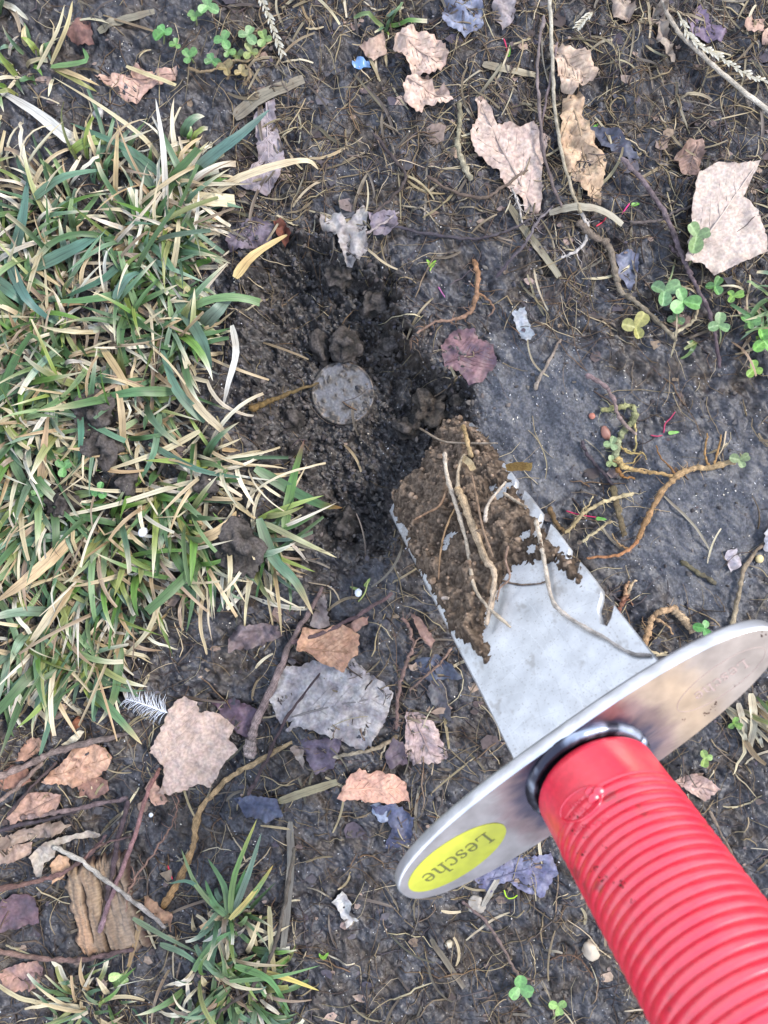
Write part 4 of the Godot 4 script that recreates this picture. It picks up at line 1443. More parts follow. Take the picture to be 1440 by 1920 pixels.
func make_leaves() -> void:
	var L := "dead_leaf"
	leaf(L, "big smooth pale tan leaf standing clear at the right edge, with one dark crack", "leaf", [1308, 325, 1350, 300, 1385, 307, 1428, 298, 1408, 340, 1397, 365, 1422, 395, 1438, 440, 1442, 470, 1400, 488, 1340, 516, 1318, 493, 1286, 487, 1296, 430, 1300, 370], [206, 186, 176], [192, 172, 162], {"h": 7.0, "rib": [1300, 480, 1418, 310], "rib_tone": 0.92, "spots": 0.1, "jag": 0.25, "curl": 0.7, "crack": [1434, 402, 1424, 404, 1411, 409, 1402, 420, 1394, 426, 1384, 433]})
	leaf(L, "broken pinkish leaf near the top edge, upper piece, on a red stalk", "leaf", [744, 62, 765, 50, 790, 58, 822, 75, 842, 104, 836, 122, 815, 142, 776, 146, 760, 116, 738, 84], [222, 192, 176], [206, 174, 160], {"h": 3.4, "curl": 1.5, "rib": [750, 65, 830, 128]})
	leaf(L, "broken pinkish leaf near the top edge, lower torn piece under the upper one", "leaf", [764, 146, 802, 140, 816, 168, 832, 162, 850, 190, 815, 200, 798, 198, 790, 216, 772, 204, 760, 190, 756, 160], [222, 192, 176], [206, 174, 160], {"h": 3.0, "curl": 1.2, "rib": [765, 150, 838, 188]})
	leaf(L, "curled tan leaf under the long pale stalks near the top", "leaf", [1032, 88, 1075, 85, 1102, 105, 1122, 132, 1112, 150, 1090, 155, 1072, 180, 1050, 165, 1043, 130], [220, 192, 172], [192, 164, 146], {"h": 4.0, "curl": 1.8, "rib": [1040, 95, 1105, 145]})
	leaf(L, "lobed greyish pink leaf lying above the hole beside the long stalks", "leaf", [880, 250, 895, 225, 890, 188, 905, 182, 922, 210, 932, 236, 955, 226, 975, 240, 1000, 228, 1010, 250, 1030, 258, 1020, 290, 1014, 330, 1016, 375, 1008, 406, 985, 400, 975, 370, 945, 350, 935, 320, 910, 305, 890, 285], [212, 186, 174], [186, 160, 150], {"h": 4.5, "curl": 0.7, "rib": [1000, 395, 900, 200], "spots": 0.6})
	leaf(L, "long ochre brown leaf below the curled tan one, sharp right edge raised", "leaf", [1056, 185, 1085, 175, 1096, 195, 1090, 215, 1106, 245, 1120, 275, 1137, 305, 1128, 350, 1123, 390, 1100, 370, 1080, 345, 1055, 310, 1048, 250], [214, 182, 152], [190, 158, 132], {"h": 4.0, "rib": [1070, 180, 1115, 385], "curl": 1.6})
	leaf(L, "pink leaf strip lying across the mud between turf and clover at the top left", "leaf", [182, 148, 240, 142, 258, 122, 275, 137, 338, 128, 330, 152, 290, 165, 270, 182, 256, 195, 235, 190, 218, 172], [214, 176, 160], [192, 152, 138], {"h": 1.6, "rib": [190, 155, 330, 142]})
	leaf(L, "small reddish brown leaf near the top left tuft", "leaf", [122, 62, 148, 35, 172, 45, 175, 80, 145, 84], [142, 104, 96], [116, 84, 80])
	leaf(L, "grey leaf scrap hanging over the top rim of the hole", "leaf", [650, 418, 682, 380, 690, 400, 687, 430, 690, 470, 675, 495, 650, 500, 640, 470, 632, 440, 604, 430, 600, 405, 640, 400], [176, 168, 168], [146, 138, 138], {"h": 2.6, "spots": 0.7, "curl": 1.6})
	leaf(L, "purplish grey leaf bit right behind the grey scrap at the hole's rim", "leaf", [690, 400, 740, 394, 748, 420, 728, 438, 700, 440], [142, 130, 138], [108, 98, 104], {"mat": "wet_leaf"})
	leaf(L, "wet purple and pink leaf pressed into the mud right of the hole", "leaf", [826, 648, 850, 620, 890, 615, 896, 636, 925, 645, 932, 680, 905, 715, 880, 722, 860, 695, 834, 690], [136, 104, 106], [80, 68, 82], {"mat": "wet_leaf", "h": 0.5, "curl": 0.5, "spots": 0.8, "rib": [836, 680, 925, 650]})
	leaf(L, "large mottled grey leaf with a dark midrib, left of the blade", "leaf", [501, 1296, 520, 1270, 538, 1247, 560, 1250, 591, 1237, 625, 1240, 661, 1230, 681, 1253, 712, 1275, 738, 1298, 729, 1332, 722, 1352, 707, 1374, 681, 1407, 643, 1390, 591, 1370, 560, 1362, 535, 1370, 550, 1350, 527, 1357, 512, 1325], [188, 180, 180], [136, 128, 136], {"rib": [548, 1342, 735, 1300], "rib_tone": 0.45, "h": 2.4, "curl": 1.3, "mix": 0.05})
	leaf(L, "orange tan leaf partly under the forked twig, above the grey leaf", "leaf", [556, 1218, 566, 1178, 610, 1180, 634, 1170, 650, 1175, 674, 1192, 671, 1228, 655, 1240, 646, 1260, 610, 1248, 579, 1226], [206, 158, 128], [180, 132, 108], {"h": 3.2, "rib": [560, 1215, 668, 1225], "spots": 0.5})
	leaf(L, "ragged brown leaf tip under the side branch of the forked twig", "leaf", [648, 1174, 668, 1160, 692, 1156, 690, 1170, 665, 1186, 655, 1188], [178, 140, 126], [140, 108, 98], {"h": 2.0})
	leaf(L, "curled dark brown leaf under the lower edge of the turf", "leaf", [429, 1198, 450, 1170, 490, 1168, 524, 1173, 530, 1193, 481, 1212, 432, 1221], [134, 118, 122], [100, 86, 92], {"h": 3.0, "curl": 2.2})
	leaf(L, "cut orange leaf piece with a straight lower edge, left of the guard", "leaf", [655, 1455, 674, 1438, 695, 1449, 713, 1442, 744, 1455, 762, 1470, 768, 1502, 695, 1503, 631, 1497], [216, 168, 148], [202, 152, 134], {"h": 3.6, "rib": [645, 1480, 765, 1478], "rib_tone": 0.95, "spots": 0.1, "curl": 0.8})
	leaf(L, "pale pink leaf with ragged lower edge, between grey leaf and blade", "leaf", [761, 1332, 784, 1332, 814, 1354, 840, 1416, 820, 1430, 793, 1427, 775, 1436, 756, 1409, 759, 1375], [198, 174, 172], [158, 134, 138], {"h": 2.0, "rib": [772, 1336, 812, 1424]})
	leaf(L, "dark purple leaf bit at the left of the pale pink one", "leaf", [738, 1380, 758, 1396, 765, 1432, 730, 1440, 722, 1412], [116, 102, 110], [86, 76, 84], {"mat": "wet_leaf"})
	leaf(L, "flat pale tan leaf with a long red stalk, below the white feather", "leaf", [310, 1345, 325, 1318, 345, 1305, 370, 1316, 372, 1336, 400, 1334, 440, 1364, 430, 1385, 446, 1405, 425, 1425, 395, 1476, 372, 1470, 340, 1486, 295, 1490, 305, 1470, 305, 1435, 280, 1412, 295, 1380], [200, 174, 162], [182, 156, 144], {"h": 4.0, "rib": [300, 1470, 340, 1320], "rib_tone": 0.8, "spots": 0.35, "curl": 0.8})
	leaf(L, "tan leaf piece under the pale leaf's lower corner", "leaf", [270, 1480, 285, 1455, 305, 1475, 318, 1505, 290, 1512], [196, 156, 138], [170, 132, 118])
	leaf(L, "tan spotted leaf at the left, its ragged right end by the mud", "leaf", [90, 1452, 120, 1427, 140, 1400, 175, 1392, 200, 1400, 211, 1420, 206, 1438, 185, 1456, 150, 1472, 130, 1475, 80, 1465], [206, 162, 138], [184, 140, 118], {"h": 3.0, "rib": [85, 1460, 205, 1420], "spots": 0.9})
	leaf(L, "tan leaf shred behind the spotted leaf at the left", "leaf", [32, 1425, 50, 1387, 64, 1380, 90, 1388, 82, 1405, 50, 1425], [200, 158, 138], [172, 130, 112], {"h": 1.8})
	leaf(L, "red brown leaf edge below the spotted tan leaf", "leaf", [150, 1470, 175, 1455, 206, 1460, 205, 1481, 185, 1496, 150, 1493], [160, 118, 104], [122, 94, 92], {"h": 1.4})
	leaf(L, "broad dull pink leaf under the brown twigs at the left edge", "leaf", [15, 1532, 48, 1487, 75, 1485, 115, 1490, 110, 1505, 105, 1518, 62, 1530, 22, 1545], [190, 152, 136], [164, 128, 116], {"h": 1.8, "rib": [110, 1495, 25, 1535]})
	leaf(L, "reddish leaf shard at the left edge above the dull pink leaf", "leaf", [-10, 1462, 20, 1435, 50, 1440, 62, 1462, 30, 1478, -10, 1480], [170, 124, 106], [140, 100, 90], {"h": 1.4})
	leaf(L, "dusty brown leaf at the left edge, under the straight twig", "leaf", [-15, 1580, 42, 1550, 112, 1540, 132, 1550, 88, 1570, 25, 1582], [168, 146, 134], [136, 116, 106], {"h": 2.4, "curl": 1.8})
	leaf(L, "pinkish leaf at the left edge left of the curled grey leaf", "leaf", [-15, 1590, 60, 1580, 56, 1602, 30, 1612, -15, 1622], [188, 160, 146], [160, 132, 120])
	leaf(L, "curved grey beige leaf arching over the top of the bark chunk", "leaf", [57, 1605, 72, 1588, 87, 1577, 125, 1567, 175, 1555, 194, 1562, 175, 1572, 140, 1573, 105, 1587, 104, 1606, 85, 1615, 82, 1640, 70, 1642, 67, 1625], [192, 178, 166], [160, 146, 138], {"h": 6.0, "curl": 1.0, "jag": 0.25, "spots": 0.3})
	leaf(L, "small orange tan leaf on the upper left corner of the bark chunk", "leaf", [95, 1622, 110, 1602, 130, 1607, 134, 1620, 122, 1642, 100, 1655], [212, 170, 138], [190, 148, 118], {"h": 7.0})
	leaf(L, "dark wet purple leaf left of the bark chunk", "leaf", [-12, 1700, 30, 1670, 65, 1685, 74, 1730, 32, 1742, -12, 1748], [116, 92, 98], [84, 74, 84], {"mat": "wet_leaf", "h": 1.8})
	leaf(L, "two tone pink and purple leaf in the lower left corner", "leaf", [-10, 1830, 20, 1810, 74, 1798, 83, 1820, 75, 1846, 30, 1856, -10, 1842], [190, 148, 134], [124, 102, 110], {"h": 2.0})
	leaf(L, "small brown leaf at the right side of the bark chunk", "leaf", [268, 1683, 295, 1692, 317, 1707, 326, 1742, 300, 1735], [190, 150, 124], [160, 124, 102], {"h": 2.5, "curl": 1.5})
	leaf(L, "slate blue oval leaf half sunk in the mud left of the cut orange leaf", "leaf", [436, 1500, 470, 1488, 520, 1498, 532, 1528, 500, 1540, 460, 1525], [104, 108, 126], [74, 78, 98], {"mat": "wet_leaf", "h": 1.5, "jag": 0.15, "curl": 1.4})
	leaf(L, "large blue grey wet leaf under the sticker end of the guard", "leaf", [886, 1642, 938, 1617, 980, 1603, 1032, 1598, 1046, 1635, 1016, 1681, 985, 1670, 948, 1650, 917, 1671, 898, 1664], [136, 136, 160], [96, 94, 124], {"mat": "wet_leaf", "h": 1.4, "rib": [900, 1655, 1040, 1612], "rib_tone": 0.6})
	leaf(L, "dark blue wet leaf between the cut orange leaf and the guard", "leaf", [695, 1510, 735, 1504, 776, 1530, 770, 1576, 740, 1590, 720, 1590, 736, 1550], [96, 100, 124], [66, 68, 90], {"mat": "wet_leaf", "h": 1.0})
	leaf(L, "white grey leaf flake on the mud below the guard's sticker end", "leaf", [622, 1685, 642, 1670, 660, 1690, 655, 1715, 673, 1722, 650, 1735, 640, 1720], [212, 208, 208], [170, 166, 168], {"h": 1.6})
	leaf(L, "pink torn leaf just right of the red grip", "leaf", [1262, 1462, 1300, 1448, 1335, 1464, 1352, 1480, 1320, 1502, 1290, 1482], [204, 172, 162], [168, 138, 132], {"h": 1.6, "rib": [1268, 1466, 1345, 1484]})
	leaf(L, "blue grey wet leaf cut by the top edge, middle", "leaf", [834, -10, 905, -10, 906, 50, 872, 72, 846, 52, 828, 36], [146, 150, 168], [98, 100, 118], {"mat": "wet_leaf", "spots": 0.9})
	leaf(L, "dusty mauve leaf at the top edge right of the blue grey one", "leaf", [924, -10, 968, -10, 962, 40, 942, 56, 925, 32], [164, 152, 156], [132, 120, 124])
	leaf(L, "rolled brown grey leaf at the top edge beside the hanging straw", "leaf", [1142, 12, 1160, -8, 1186, -5, 1186, 28, 1170, 52, 1148, 38], [188, 168, 156], [150, 130, 120], {"h": 3, "curl": 2.0})
	leaf(L, "folded narrow beige leaf near the top right", "leaf", [1220, 22, 1238, 8, 1254, 58, 1264, 118, 1246, 112, 1232, 78], [186, 170, 156], [150, 132, 122], {"h": 3, "curl": 2.0})
	leaf(L, "mauve leaf at the top right, left of the two tan scraps", "leaf", [1284, 40, 1310, 13, 1326, 40, 1362, 60, 1350, 82, 1300, 72], [140, 122, 142], [110, 94, 112], {"mat": "wet_leaf"})
	leaf(L, "upper tan leaf scrap in the top right corner", "leaf", [1393, 44, 1408, 30, 1436, 34, 1430, 62, 1402, 58], [200, 164, 148], [176, 142, 130])
	leaf(L, "lower tan leaf scrap in the top right corner, cut by the edge", "leaf", [1424, 70, 1440, 52, 1465, 58, 1465, 96, 1428, 84], [204, 168, 150], [180, 146, 132])
	leaf(L, "narrow brown leaf standing left of the big pale leaf", "leaf", [1262, 300, 1280, 275, 1300, 254, 1323, 262, 1316, 295, 1304, 336, 1280, 332], [170, 140, 128], [134, 106, 98], {"h": 2.5, "curl": 1.5, "rib": [1310, 262, 1288, 328]})
	leaf(L, "blue grey strip of leaf hanging below the ochre leaf", "leaf", [1154, 478, 1176, 468, 1196, 478, 1195, 512, 1181, 547, 1160, 520], [134, 136, 152], [98, 98, 114], {"mat": "wet_leaf"})
	leaf(L, "black wet leaf behind the ochre leaf's right edge", "leaf", [1104, 236, 1150, 240, 1182, 268, 1200, 300, 1160, 292, 1128, 272], [96, 98, 112], [66, 68, 82], {"mat": "wet_leaf", "h": 0.8})
	leaf(L, "purple grey leaf at the upper left rim of the hole, beside the turf", "leaf", [424, 447, 470, 405, 516, 420, 506, 450, 470, 466, 430, 472], [124, 112, 122], [92, 82, 90], {"mat": "wet_leaf", "h": 0.8})
	leaf(L, "curled red brown leaf tip at the end of the yellow folded straw", "leaf", [514, 420, 530, 408, 547, 440, 532, 456, 520, 442], [138, 82, 66], [104, 60, 52], {"h": 2.4, "curl": 2.4})
	leaf(L, "long pale mauve leaf strip between turf and hole, near the bent straw", "leaf", [476, 215, 515, 184, 520, 240, 536, 300, 520, 336, 500, 366, 448, 350, 484, 300], [184, 168, 172], [142, 130, 140], {"h": 1.4, "rib": [500, 195, 505, 355], "rib_tone": 0.85})
	leaf(L, "triangular tan leaf left of the broken pinkish leaf at the top", "leaf", [674, 90, 720, 62, 727, 105, 700, 113], [206, 176, 160], [184, 152, 138], {"h": 1.8})
	leaf(L, "pale blue grey flake standing on the mud right of the hole", "leaf", [960, 585, 985, 575, 990, 600, 1001, 630, 985, 642, 970, 615], [186, 190, 200], [140, 144, 156], {"h": 1.2})
	leaf(L, "square pinkish white flake on the bare mud at the right", "leaf", [1358, 1035, 1380, 1027, 1389, 1060, 1370, 1073], [200, 190, 198], [176, 166, 174], {"h": 1.4})
	leaf(L, "narrow brown leaf shard just left of the blade's edge", "leaf", [768, 1148, 790, 1160, 816, 1200, 808, 1216, 790, 1195], [164, 130, 120], [128, 100, 94], {"h": 1.6})
	leaf(L, "dark blue wet leaf under the left edge of the blade", "leaf", [776, 1238, 820, 1225, 846, 1244, 868, 1272, 800, 1275], [92, 98, 116], [64, 68, 84], {"mat": "wet_leaf", "h": 0.8})
	leaf(L, "grey brown leaf sliver behind the tip of the forked twig", "leaf", [596, 1120, 608, 1108, 620, 1172, 600, 1176, 582, 1172], [158, 144, 142], [124, 110, 110], {"h": 1.6})
	leaf(L, "dark purple leaf below the large mottled grey leaf", "leaf", [556, 1388, 642, 1384, 625, 1440, 592, 1452, 575, 1424], [112, 100, 114], [82, 74, 86], {"mat": "wet_leaf", "h": 0.7})
	leaf(L, "small mottled grey and brown leaf curl below the base of the forked twig", "leaf", [546, 1396, 570, 1400, 573, 1440, 556, 1422], [170, 154, 146], [120, 96, 88], {"h": 2.4, "curl": 2.0})
	leaf(L, "purple brown leaf between the pale tan leaf and the forked twig", "leaf", [396, 1314, 440, 1308, 482, 1330, 472, 1382, 446, 1372, 420, 1345], [122, 100, 112], [92, 76, 88], {"mat": "wet_leaf", "h": 0.8})
	leaf(L, "dark leaf under the lower right corner of the large grey leaf", "leaf", [812, 1250, 838, 1290, 846, 1350, 826, 1345, 800, 1300], [102, 100, 104], [76, 74, 80], {"mat": "wet_leaf", "h": 0.9})
	leaf(L, "small russet leaf under the turf's lower edge at the left", "leaf", [134, 1358, 146, 1342, 156, 1346, 150, 1362, 137, 1372], [168, 104, 74], [130, 80, 60], {"h": 1.4})
	leaf(L, "long cream bark shred lying on the turf's left edge", "leaf", [118, 1394, 130, 1385, 150, 1368, 158, 1372, 140, 1396, 120, 1406], [226, 216, 196], [196, 184, 160], {"h": 3.4})
	leaf("plastic_scrap", "tiny bright blue plastic scrap in the litter at the top", "plastic scrap", [660, 116, 676, 110, 692, 112, 695, 127, 676, 131, 664, 126], [104, 142, 190], [84, 116, 166], {"mat": "plastic", "h": 1.6, "group": "", "spots": 0.5})
	leaf("plastic_scrap", "pale blue grey film scrap below the cut orange leaf", "plastic scrap", [694, 1508, 712, 1500, 734, 1506, 738, 1530, 716, 1538, 700, 1526], [176, 186, 204], [120, 128, 150], {"mat": "wet_leaf", "h": 2.2, "group": ""})
	leaf("paper_flake", "pale flake cut by the right edge above the square flake", "flake", [1430, 1000, 1442, 985, 1465, 990, 1465, 1030, 1436, 1034], [206, 204, 212], [180, 178, 188], {"h": 1.6, "group": ""})

func make_twigs() -> void:
	var B := [140, 118, 112]
	twig("forked_twig", "grey forked twig with a flared base, lying from turf to grey leaf", "twig", [470, 1416, 472, 1385, 484, 1345, 512, 1286, 545, 1206, 578, 1152, 605, 1100], 2.5, 0.9, [168, 148, 142], [120, 100, 96], {"h": 3.4, "lump": 0.25, "branch": [{"a": [545, 1206, 615, 1182, 690, 1142, 736, 1112], "r": [1.1, 0.8], "c": [122, 98, 96], "h": 4.4}, {"a": [472, 1384, 469, 1400, 466, 1419], "r": [2.4, 3.5], "c": [164, 148, 140], "h": 3.2, "n": "flared_base"}]})
	twig("twig", "thin dark twig crossing the large mottled grey leaf", "twig", [465, 1490, 500, 1425, 535, 1350, 600, 1262], 0.95, 0.45, [92, 76, 76], [80, 66, 68], {"h": 4.6})
	twig("leaf_stalk", "long reddish stalk of the flat pale tan leaf reaching down over the bark", "stalk", [186, 1748, 215, 1665, 250, 1580, 278, 1485, 300, 1440], 1.25, 0.9, [150, 122, 128], [160, 112, 100], {"h": 7.0, "lump": 0.15})
	twig("root", "wiggly thin brown root beside the red leaf stalk", "root", [234, 1738, 238, 1700, 250, 1652, 285, 1605, 308, 1570, 330, 1530, 332, 1492], 0.5, 0.35, [166, 132, 116], [150, 116, 100], {"rough": 0.25, "h": 3.0})
	twig("stick", "pale bleached stick lying over the top of the bark chunk", "stick", [103, 1584, 150, 1613, 200, 1645, 255, 1692, 310, 1740], 1.1, 1.0, [208, 200, 186], [160, 150, 142], {"h": 9.0})
	twig("twig", "brown twig lying straight across the lower end of the bark chunk", "twig", [-15, 1784, 60, 1792, 130, 1800, 190, 1792, 252, 1776], 1.3, 1.0, [150, 120, 106], [112, 92, 92], {"h": 6.0})
	twig("twig", "brown twig from the left edge to the top of the bark chunk", "twig", [-15, 1668, 60, 1655, 110, 1640, 155, 1612, 200, 1566], 1.3, 0.7, [140, 106, 94], [98, 78, 80], {"h": 8.0, "branch": [{"a": [150, 1618, 190, 1582, 245, 1568], "r": [0.6, 0.4]}]})
	twig("twig", "grey brown twig lying over the spotted tan leaf", "twig", [-15, 1462, 60, 1430, 110, 1405, 180, 1388, 262, 1370], 1.6, 1.1, [158, 136, 126], [124, 110, 104], {"h": 5.0, "branch": [{"a": [80, 1428, 45, 1465, -10, 1510], "r": [1.0, 0.9], "c": [150, 128, 116]}]})
	twig("twig", "dark thin twig slanting under the spotted tan leaf", "twig", [15, 1528, 60, 1475, 108, 1428], 0.8, 0.6, [86, 72, 74], [98, 80, 76], {"h": 4.0})
	twig("twig", "straight brown grey twig ending at the pale leaf's stalk on the left", "twig", [40, 1532, 110, 1522, 180, 1506, 240, 1496], 1.3, 0.9, [160, 136, 130], [112, 96, 98], {"h": 3.6})
	twig("twig", "dark twig parallel below the brown grey one at the left edge", "twig", [-15, 1562, 40, 1545, 100, 1532, 160, 1514], 1.0, 0.7, [88, 78, 84], [76, 66, 70], {"h": 2.6})
	twig("twig", "dark upright twig resting on the upper part of the bark chunk", "twig", [200, 1690, 214, 1620, 226, 1560, 240, 1500], 1.3, 1.0, [96, 80, 82], [84, 70, 74], {"h": 7.0})
	twig("stalk", "long ochre stalk running diagonally from the leaf down to the short tuft", "stalk", [305, 1702, 335, 1650, 362, 1590, 376, 1520, 420, 1465, 470, 1435, 548, 1392], 1.7, 1.2, [170, 132, 88], [186, 160, 122], {"flat": 0.5})
	twig("stalk", "longest upright pale stalk at the top, over the ochre leaf", "stalk", [1030, -10, 1034, 80, 1038, 170, 1046, 260, 1068, 345, 1090, 400], 0.9, 0.7, [214, 204, 184], [160, 146, 120], {"h": 7.0, "lump": 0.15})
	twig("stalk", "grey stalk left beside the longest upright pale stalk", "stalk", [1020, 30, 1008, 110, 1010, 200, 1024, 310, 1052, 390], 0.8, 0.6, [150, 136, 132], [124, 108, 104], {"h": 6.0})
	twig("stalk", "thin mauve stalk crossing the lobed pink leaf near the top", "stalk", [1045, 80, 1030, 160, 1012, 260, 1025, 310], 0.6, 0.5, [148, 130, 130], [120, 104, 104], {"h": 4.5})
	twig("stalk", "straw stalk curving down the top right corner", "stalk", [1238, -10, 1262, 45, 1310, 105, 1370, 155, 1460, 222], 1.0, 1.2, [178, 164, 148], [222, 210, 190], {"h": 4.0, "lump": 0.15})
	twig("twig", "mauve brown twig bending past the left side of the big pale leaf", "twig", [1165, 296, 1212, 348, 1250, 410, 1272, 470, 1290, 512, 1310, 548, 1332, 605, 1350, 690], 1.2, 0.9, [132, 116, 118], [104, 88, 92], {"h": 4.0, "branch": [{"a": [1180, 416, 1230, 416, 1262, 400, 1300, 385], "r": [0.7, 0.6], "c": [110, 100, 96]}, {"a": [1276, 478, 1262, 470, 1252, 462], "r": [0.9, 0.5]}]})
	twig("root", "grey brown root creeping down from the ochre leaf to the yellow clover", "root", [1085, 415, 1108, 440, 1140, 462, 1152, 520, 1162, 545, 1195, 570, 1240, 610, 1268, 640], 1.7, 0.9, [142, 126, 112], [150, 138, 116], {"h": 2.6})
	twig("root", "white hooked rootlet left of the grey brown root", "root", [1088, 398, 1102, 428, 1096, 455, 1078, 474, 1052, 482], 0.9, 0.6, [200, 190, 180], [214, 204, 196], {"h": 2.6, "lump": 0.15})
	twig("root", "thin white rootlet below the lobed pink leaf", "root", [945, 332, 962, 360, 972, 385, 980, 418], 0.55, 0.5, [226, 216, 206], [206, 194, 182], {"h": 2.0, "lump": 0.1})
	twig("stalk", "olive stalk bent below the broken pinkish leaf", "stalk", [862, 192, 862, 230, 858, 270, 866, 302, 884, 338], 1.1, 1.4, [150, 140, 112], [182, 172, 146], {"h": 2.4})
	twig("root", "orange brown root bent like an elbow right of the hole", "root", [888, 488, 896, 520, 892, 560, 880, 588, 852, 600, 815, 604, 770, 636], 1.3, 0.5, [176, 132, 96], [150, 124, 110], {"h": 2.0, "branch": [{"a": [892, 548, 912, 560, 926, 578, 916, 594], "r": [0.6, 0.4]}]})
	twig("twig", "brown grey twig with an elbow above the green stemmed plant", "twig", [1098, 702, 1132, 722, 1150, 752, 1162, 785, 1192, 816], 1.1, 0.8, [138, 116, 118], [158, 138, 128], {"h": 5.0})
	twig("stalk", "pale straight stalk end right of the wet purple leaf", "stalk", [1002, 730, 1022, 690, 1052, 636], 0.9, 0.5, [180, 166, 150], [150, 132, 118], {"h": 1.8})
	twig("root", "orange tap root lying bent on the bare mud at the right", "root", [1196, 1012, 1212, 975, 1240, 925, 1270, 892, 1300, 878, 1330, 876, 1380, 864], 1.25, 1.3, [176, 134, 92], [190, 164, 124], {"h": 3.0, "branch": [{"a": [1268, 892, 1225, 886, 1195, 884, 1160, 868, 1150, 862], "r": [0.8, 0.9], "c": [186, 152, 104]}, {"a": [1268, 890, 1240, 858, 1230, 835], "r": [0.5, 0.3], "c": [150, 110, 70]}, {"a": [1330, 876, 1322, 850, 1326, 812], "r": [0.6, 0.4], "c": [180, 140, 90]}, {"a": [1338, 874, 1345, 850, 1352, 815], "r": [0.6, 0.4], "c": [180, 140, 90]}, {"a": [1196, 1012, 1180, 1030, 1150, 1042, 1100, 1046], "r": [0.9, 0.5], "c": [186, 132, 92]}, {"a": [1180, 1030, 1160, 1020, 1148, 1000], "r": [0.5, 0.3]}, {"a": [1255, 895, 1200, 880, 1160, 890], "r": [0.4, 0.3], "c": [196, 166, 120]}]})
	twig("root", "green grey stem with tangled yellow roots on the mud, right of the blade's tip", "root", [1126, 770, 1160, 764, 1186, 762, 1190, 785, 1172, 806, 1158, 830, 1156, 860], 1.1, 1.7, [176, 172, 116], [160, 164, 128], {"h": 3.0, "rough": 0.2, "branch": [{"a": [1156, 858, 1172, 878, 1195, 880], "r": [1.5, 0.8], "c": [204, 176, 120]}, {"a": [1190, 790, 1192, 830, 1184, 850, 1170, 840], "r": [0.5, 0.4], "c": [200, 180, 120]}, {"a": [1160, 835, 1180, 850, 1205, 850, 1212, 862], "r": [0.5, 0.3], "c": [196, 168, 110]}, {"a": [1160, 870, 1185, 868, 1200, 846], "r": [0.4, 0.3], "c": [196, 168, 110]}, {"a": [1158, 878, 1166, 892, 1190, 898], "r": [1.0, 0.4], "c": [160, 116, 70]}]})
	twig("root", "forked cream root at the right edge of the blade", "root", [1060, 1000, 1088, 970, 1112, 950, 1150, 935, 1188, 924], 0.7, 0.9, [196, 172, 126], [214, 196, 154], {"h": 3.5, "branch": [{"a": [1094, 964, 1104, 945, 1112, 930], "r": [0.5, 0.3]}, {"a": [1075, 990, 1082, 970, 1100, 950], "r": [0.5, 0.4]}, {"a": [1062, 998, 1045, 985, 1030, 950], "r": [1.0, 1.3], "c": [120, 96, 66]}]})
	twig("root", "short straight cream rootlet under the forked cream root", "root", [1092, 1016, 1118, 995, 1146, 976], 0.7, 0.7, [210, 196, 156], [190, 168, 130], {"h": 3.0})
	twig("stalk", "olive brown stalk lying left of the orange tap root's end", "stalk", [1148, 910, 1158, 950, 1166, 990, 1170, 1005], 1.5, 1.2, [108, 96, 72], [124, 108, 82], {"flat": 0.5})
	twig("twig", "dark bent twig on the mud between the blade tip and tangled roots", "twig", [1092, 826, 1100, 850, 1125, 880, 1150, 912], 0.8, 0.7, [88, 78, 84], [76, 68, 74], {"h": 1.6})
	twig("root", "knobbly tan root at the right above the guard", "root", [1270, 1140, 1242, 1146, 1222, 1158, 1212, 1185, 1208, 1212], 1.6, 1.2, [200, 166, 130], [190, 152, 112], {"h": 3.0, "lump": 0.6, "branch": [{"a": [1262, 1144, 1280, 1160, 1300, 1186], "r": [1.8, 1.6], "c": [204, 176, 142]}, {"a": [1226, 1160, 1248, 1170, 1262, 1190], "r": [0.7, 0.4]}, {"a": [1208, 1212, 1230, 1225, 1250, 1222], "r": [0.8, 0.5], "c": [204, 184, 146]}]})
	twig("root", "reddish tan rootstock with dry scales right of the blade's notch", "root", [1160, 1150, 1168, 1128, 1176, 1110], 0.7, 1.3, [140, 86, 70], [176, 136, 108], {"h": 2.4, "lump": 0.8, "branch": [{"a": [1174, 1114, 1184, 1096, 1192, 1088], "r": [1.0, 0.5], "c": [206, 180, 146], "n": "dry_scale"}, {"a": [1172, 1116, 1174, 1100, 1180, 1090], "r": [0.9, 0.4], "c": [190, 150, 116], "n": "dry_scale"}, {"a": [1166, 1130, 1180, 1124, 1186, 1136], "r": [0.4, 0.3]}]})
	twig("stalk", "pale stalk from the yellow clover to the right", "stalk", [1258, 628, 1292, 608, 1308, 580, 1310, 535], 0.8, 0.5, [206, 192, 158], [150, 130, 100], {"h": 3.0})
	twig("stalk", "upright straw stalk at the right edge of the bare mud", "stalk", [1372, 1186, 1382, 1120, 1398, 1062, 1430, 1020], 1.3, 0.8, [176, 160, 132], [150, 130, 110], {"h": 2.4})
	twig("stalk", "olive stalk piece half sunk in the bare mud above the guard", "stalk", [1276, 1052, 1305, 1072, 1342, 1094], 1.1, 1.0, [118, 110, 84], [110, 102, 84], {"h": 0.6})
	twig("twig", "thin brown twig below the sticker end of the guard", "twig", [866, 1690, 905, 1722, 940, 1770, 968, 1822, 1000, 1840], 0.8, 0.6, [120, 102, 100], [140, 122, 110], {"h": 2.0})
	twig("stalk", "straw stalk leaving the right side of the red grip", "stalk", [1330, 1520, 1360, 1580, 1392, 1640, 1425, 1672], 0.7, 0.6, [146, 128, 110], [120, 106, 96], {"h": 2.0})
	twig("stalk", "long dark rotted stalk curling down to the bottom edge", "stalk", [552, 1590, 540, 1660, 524, 1740, 505, 1800, 470, 1850, 418, 1890, 400, 1935], 0.9, 0.8, [120, 110, 96], [84, 72, 70], {"h": 6.0})
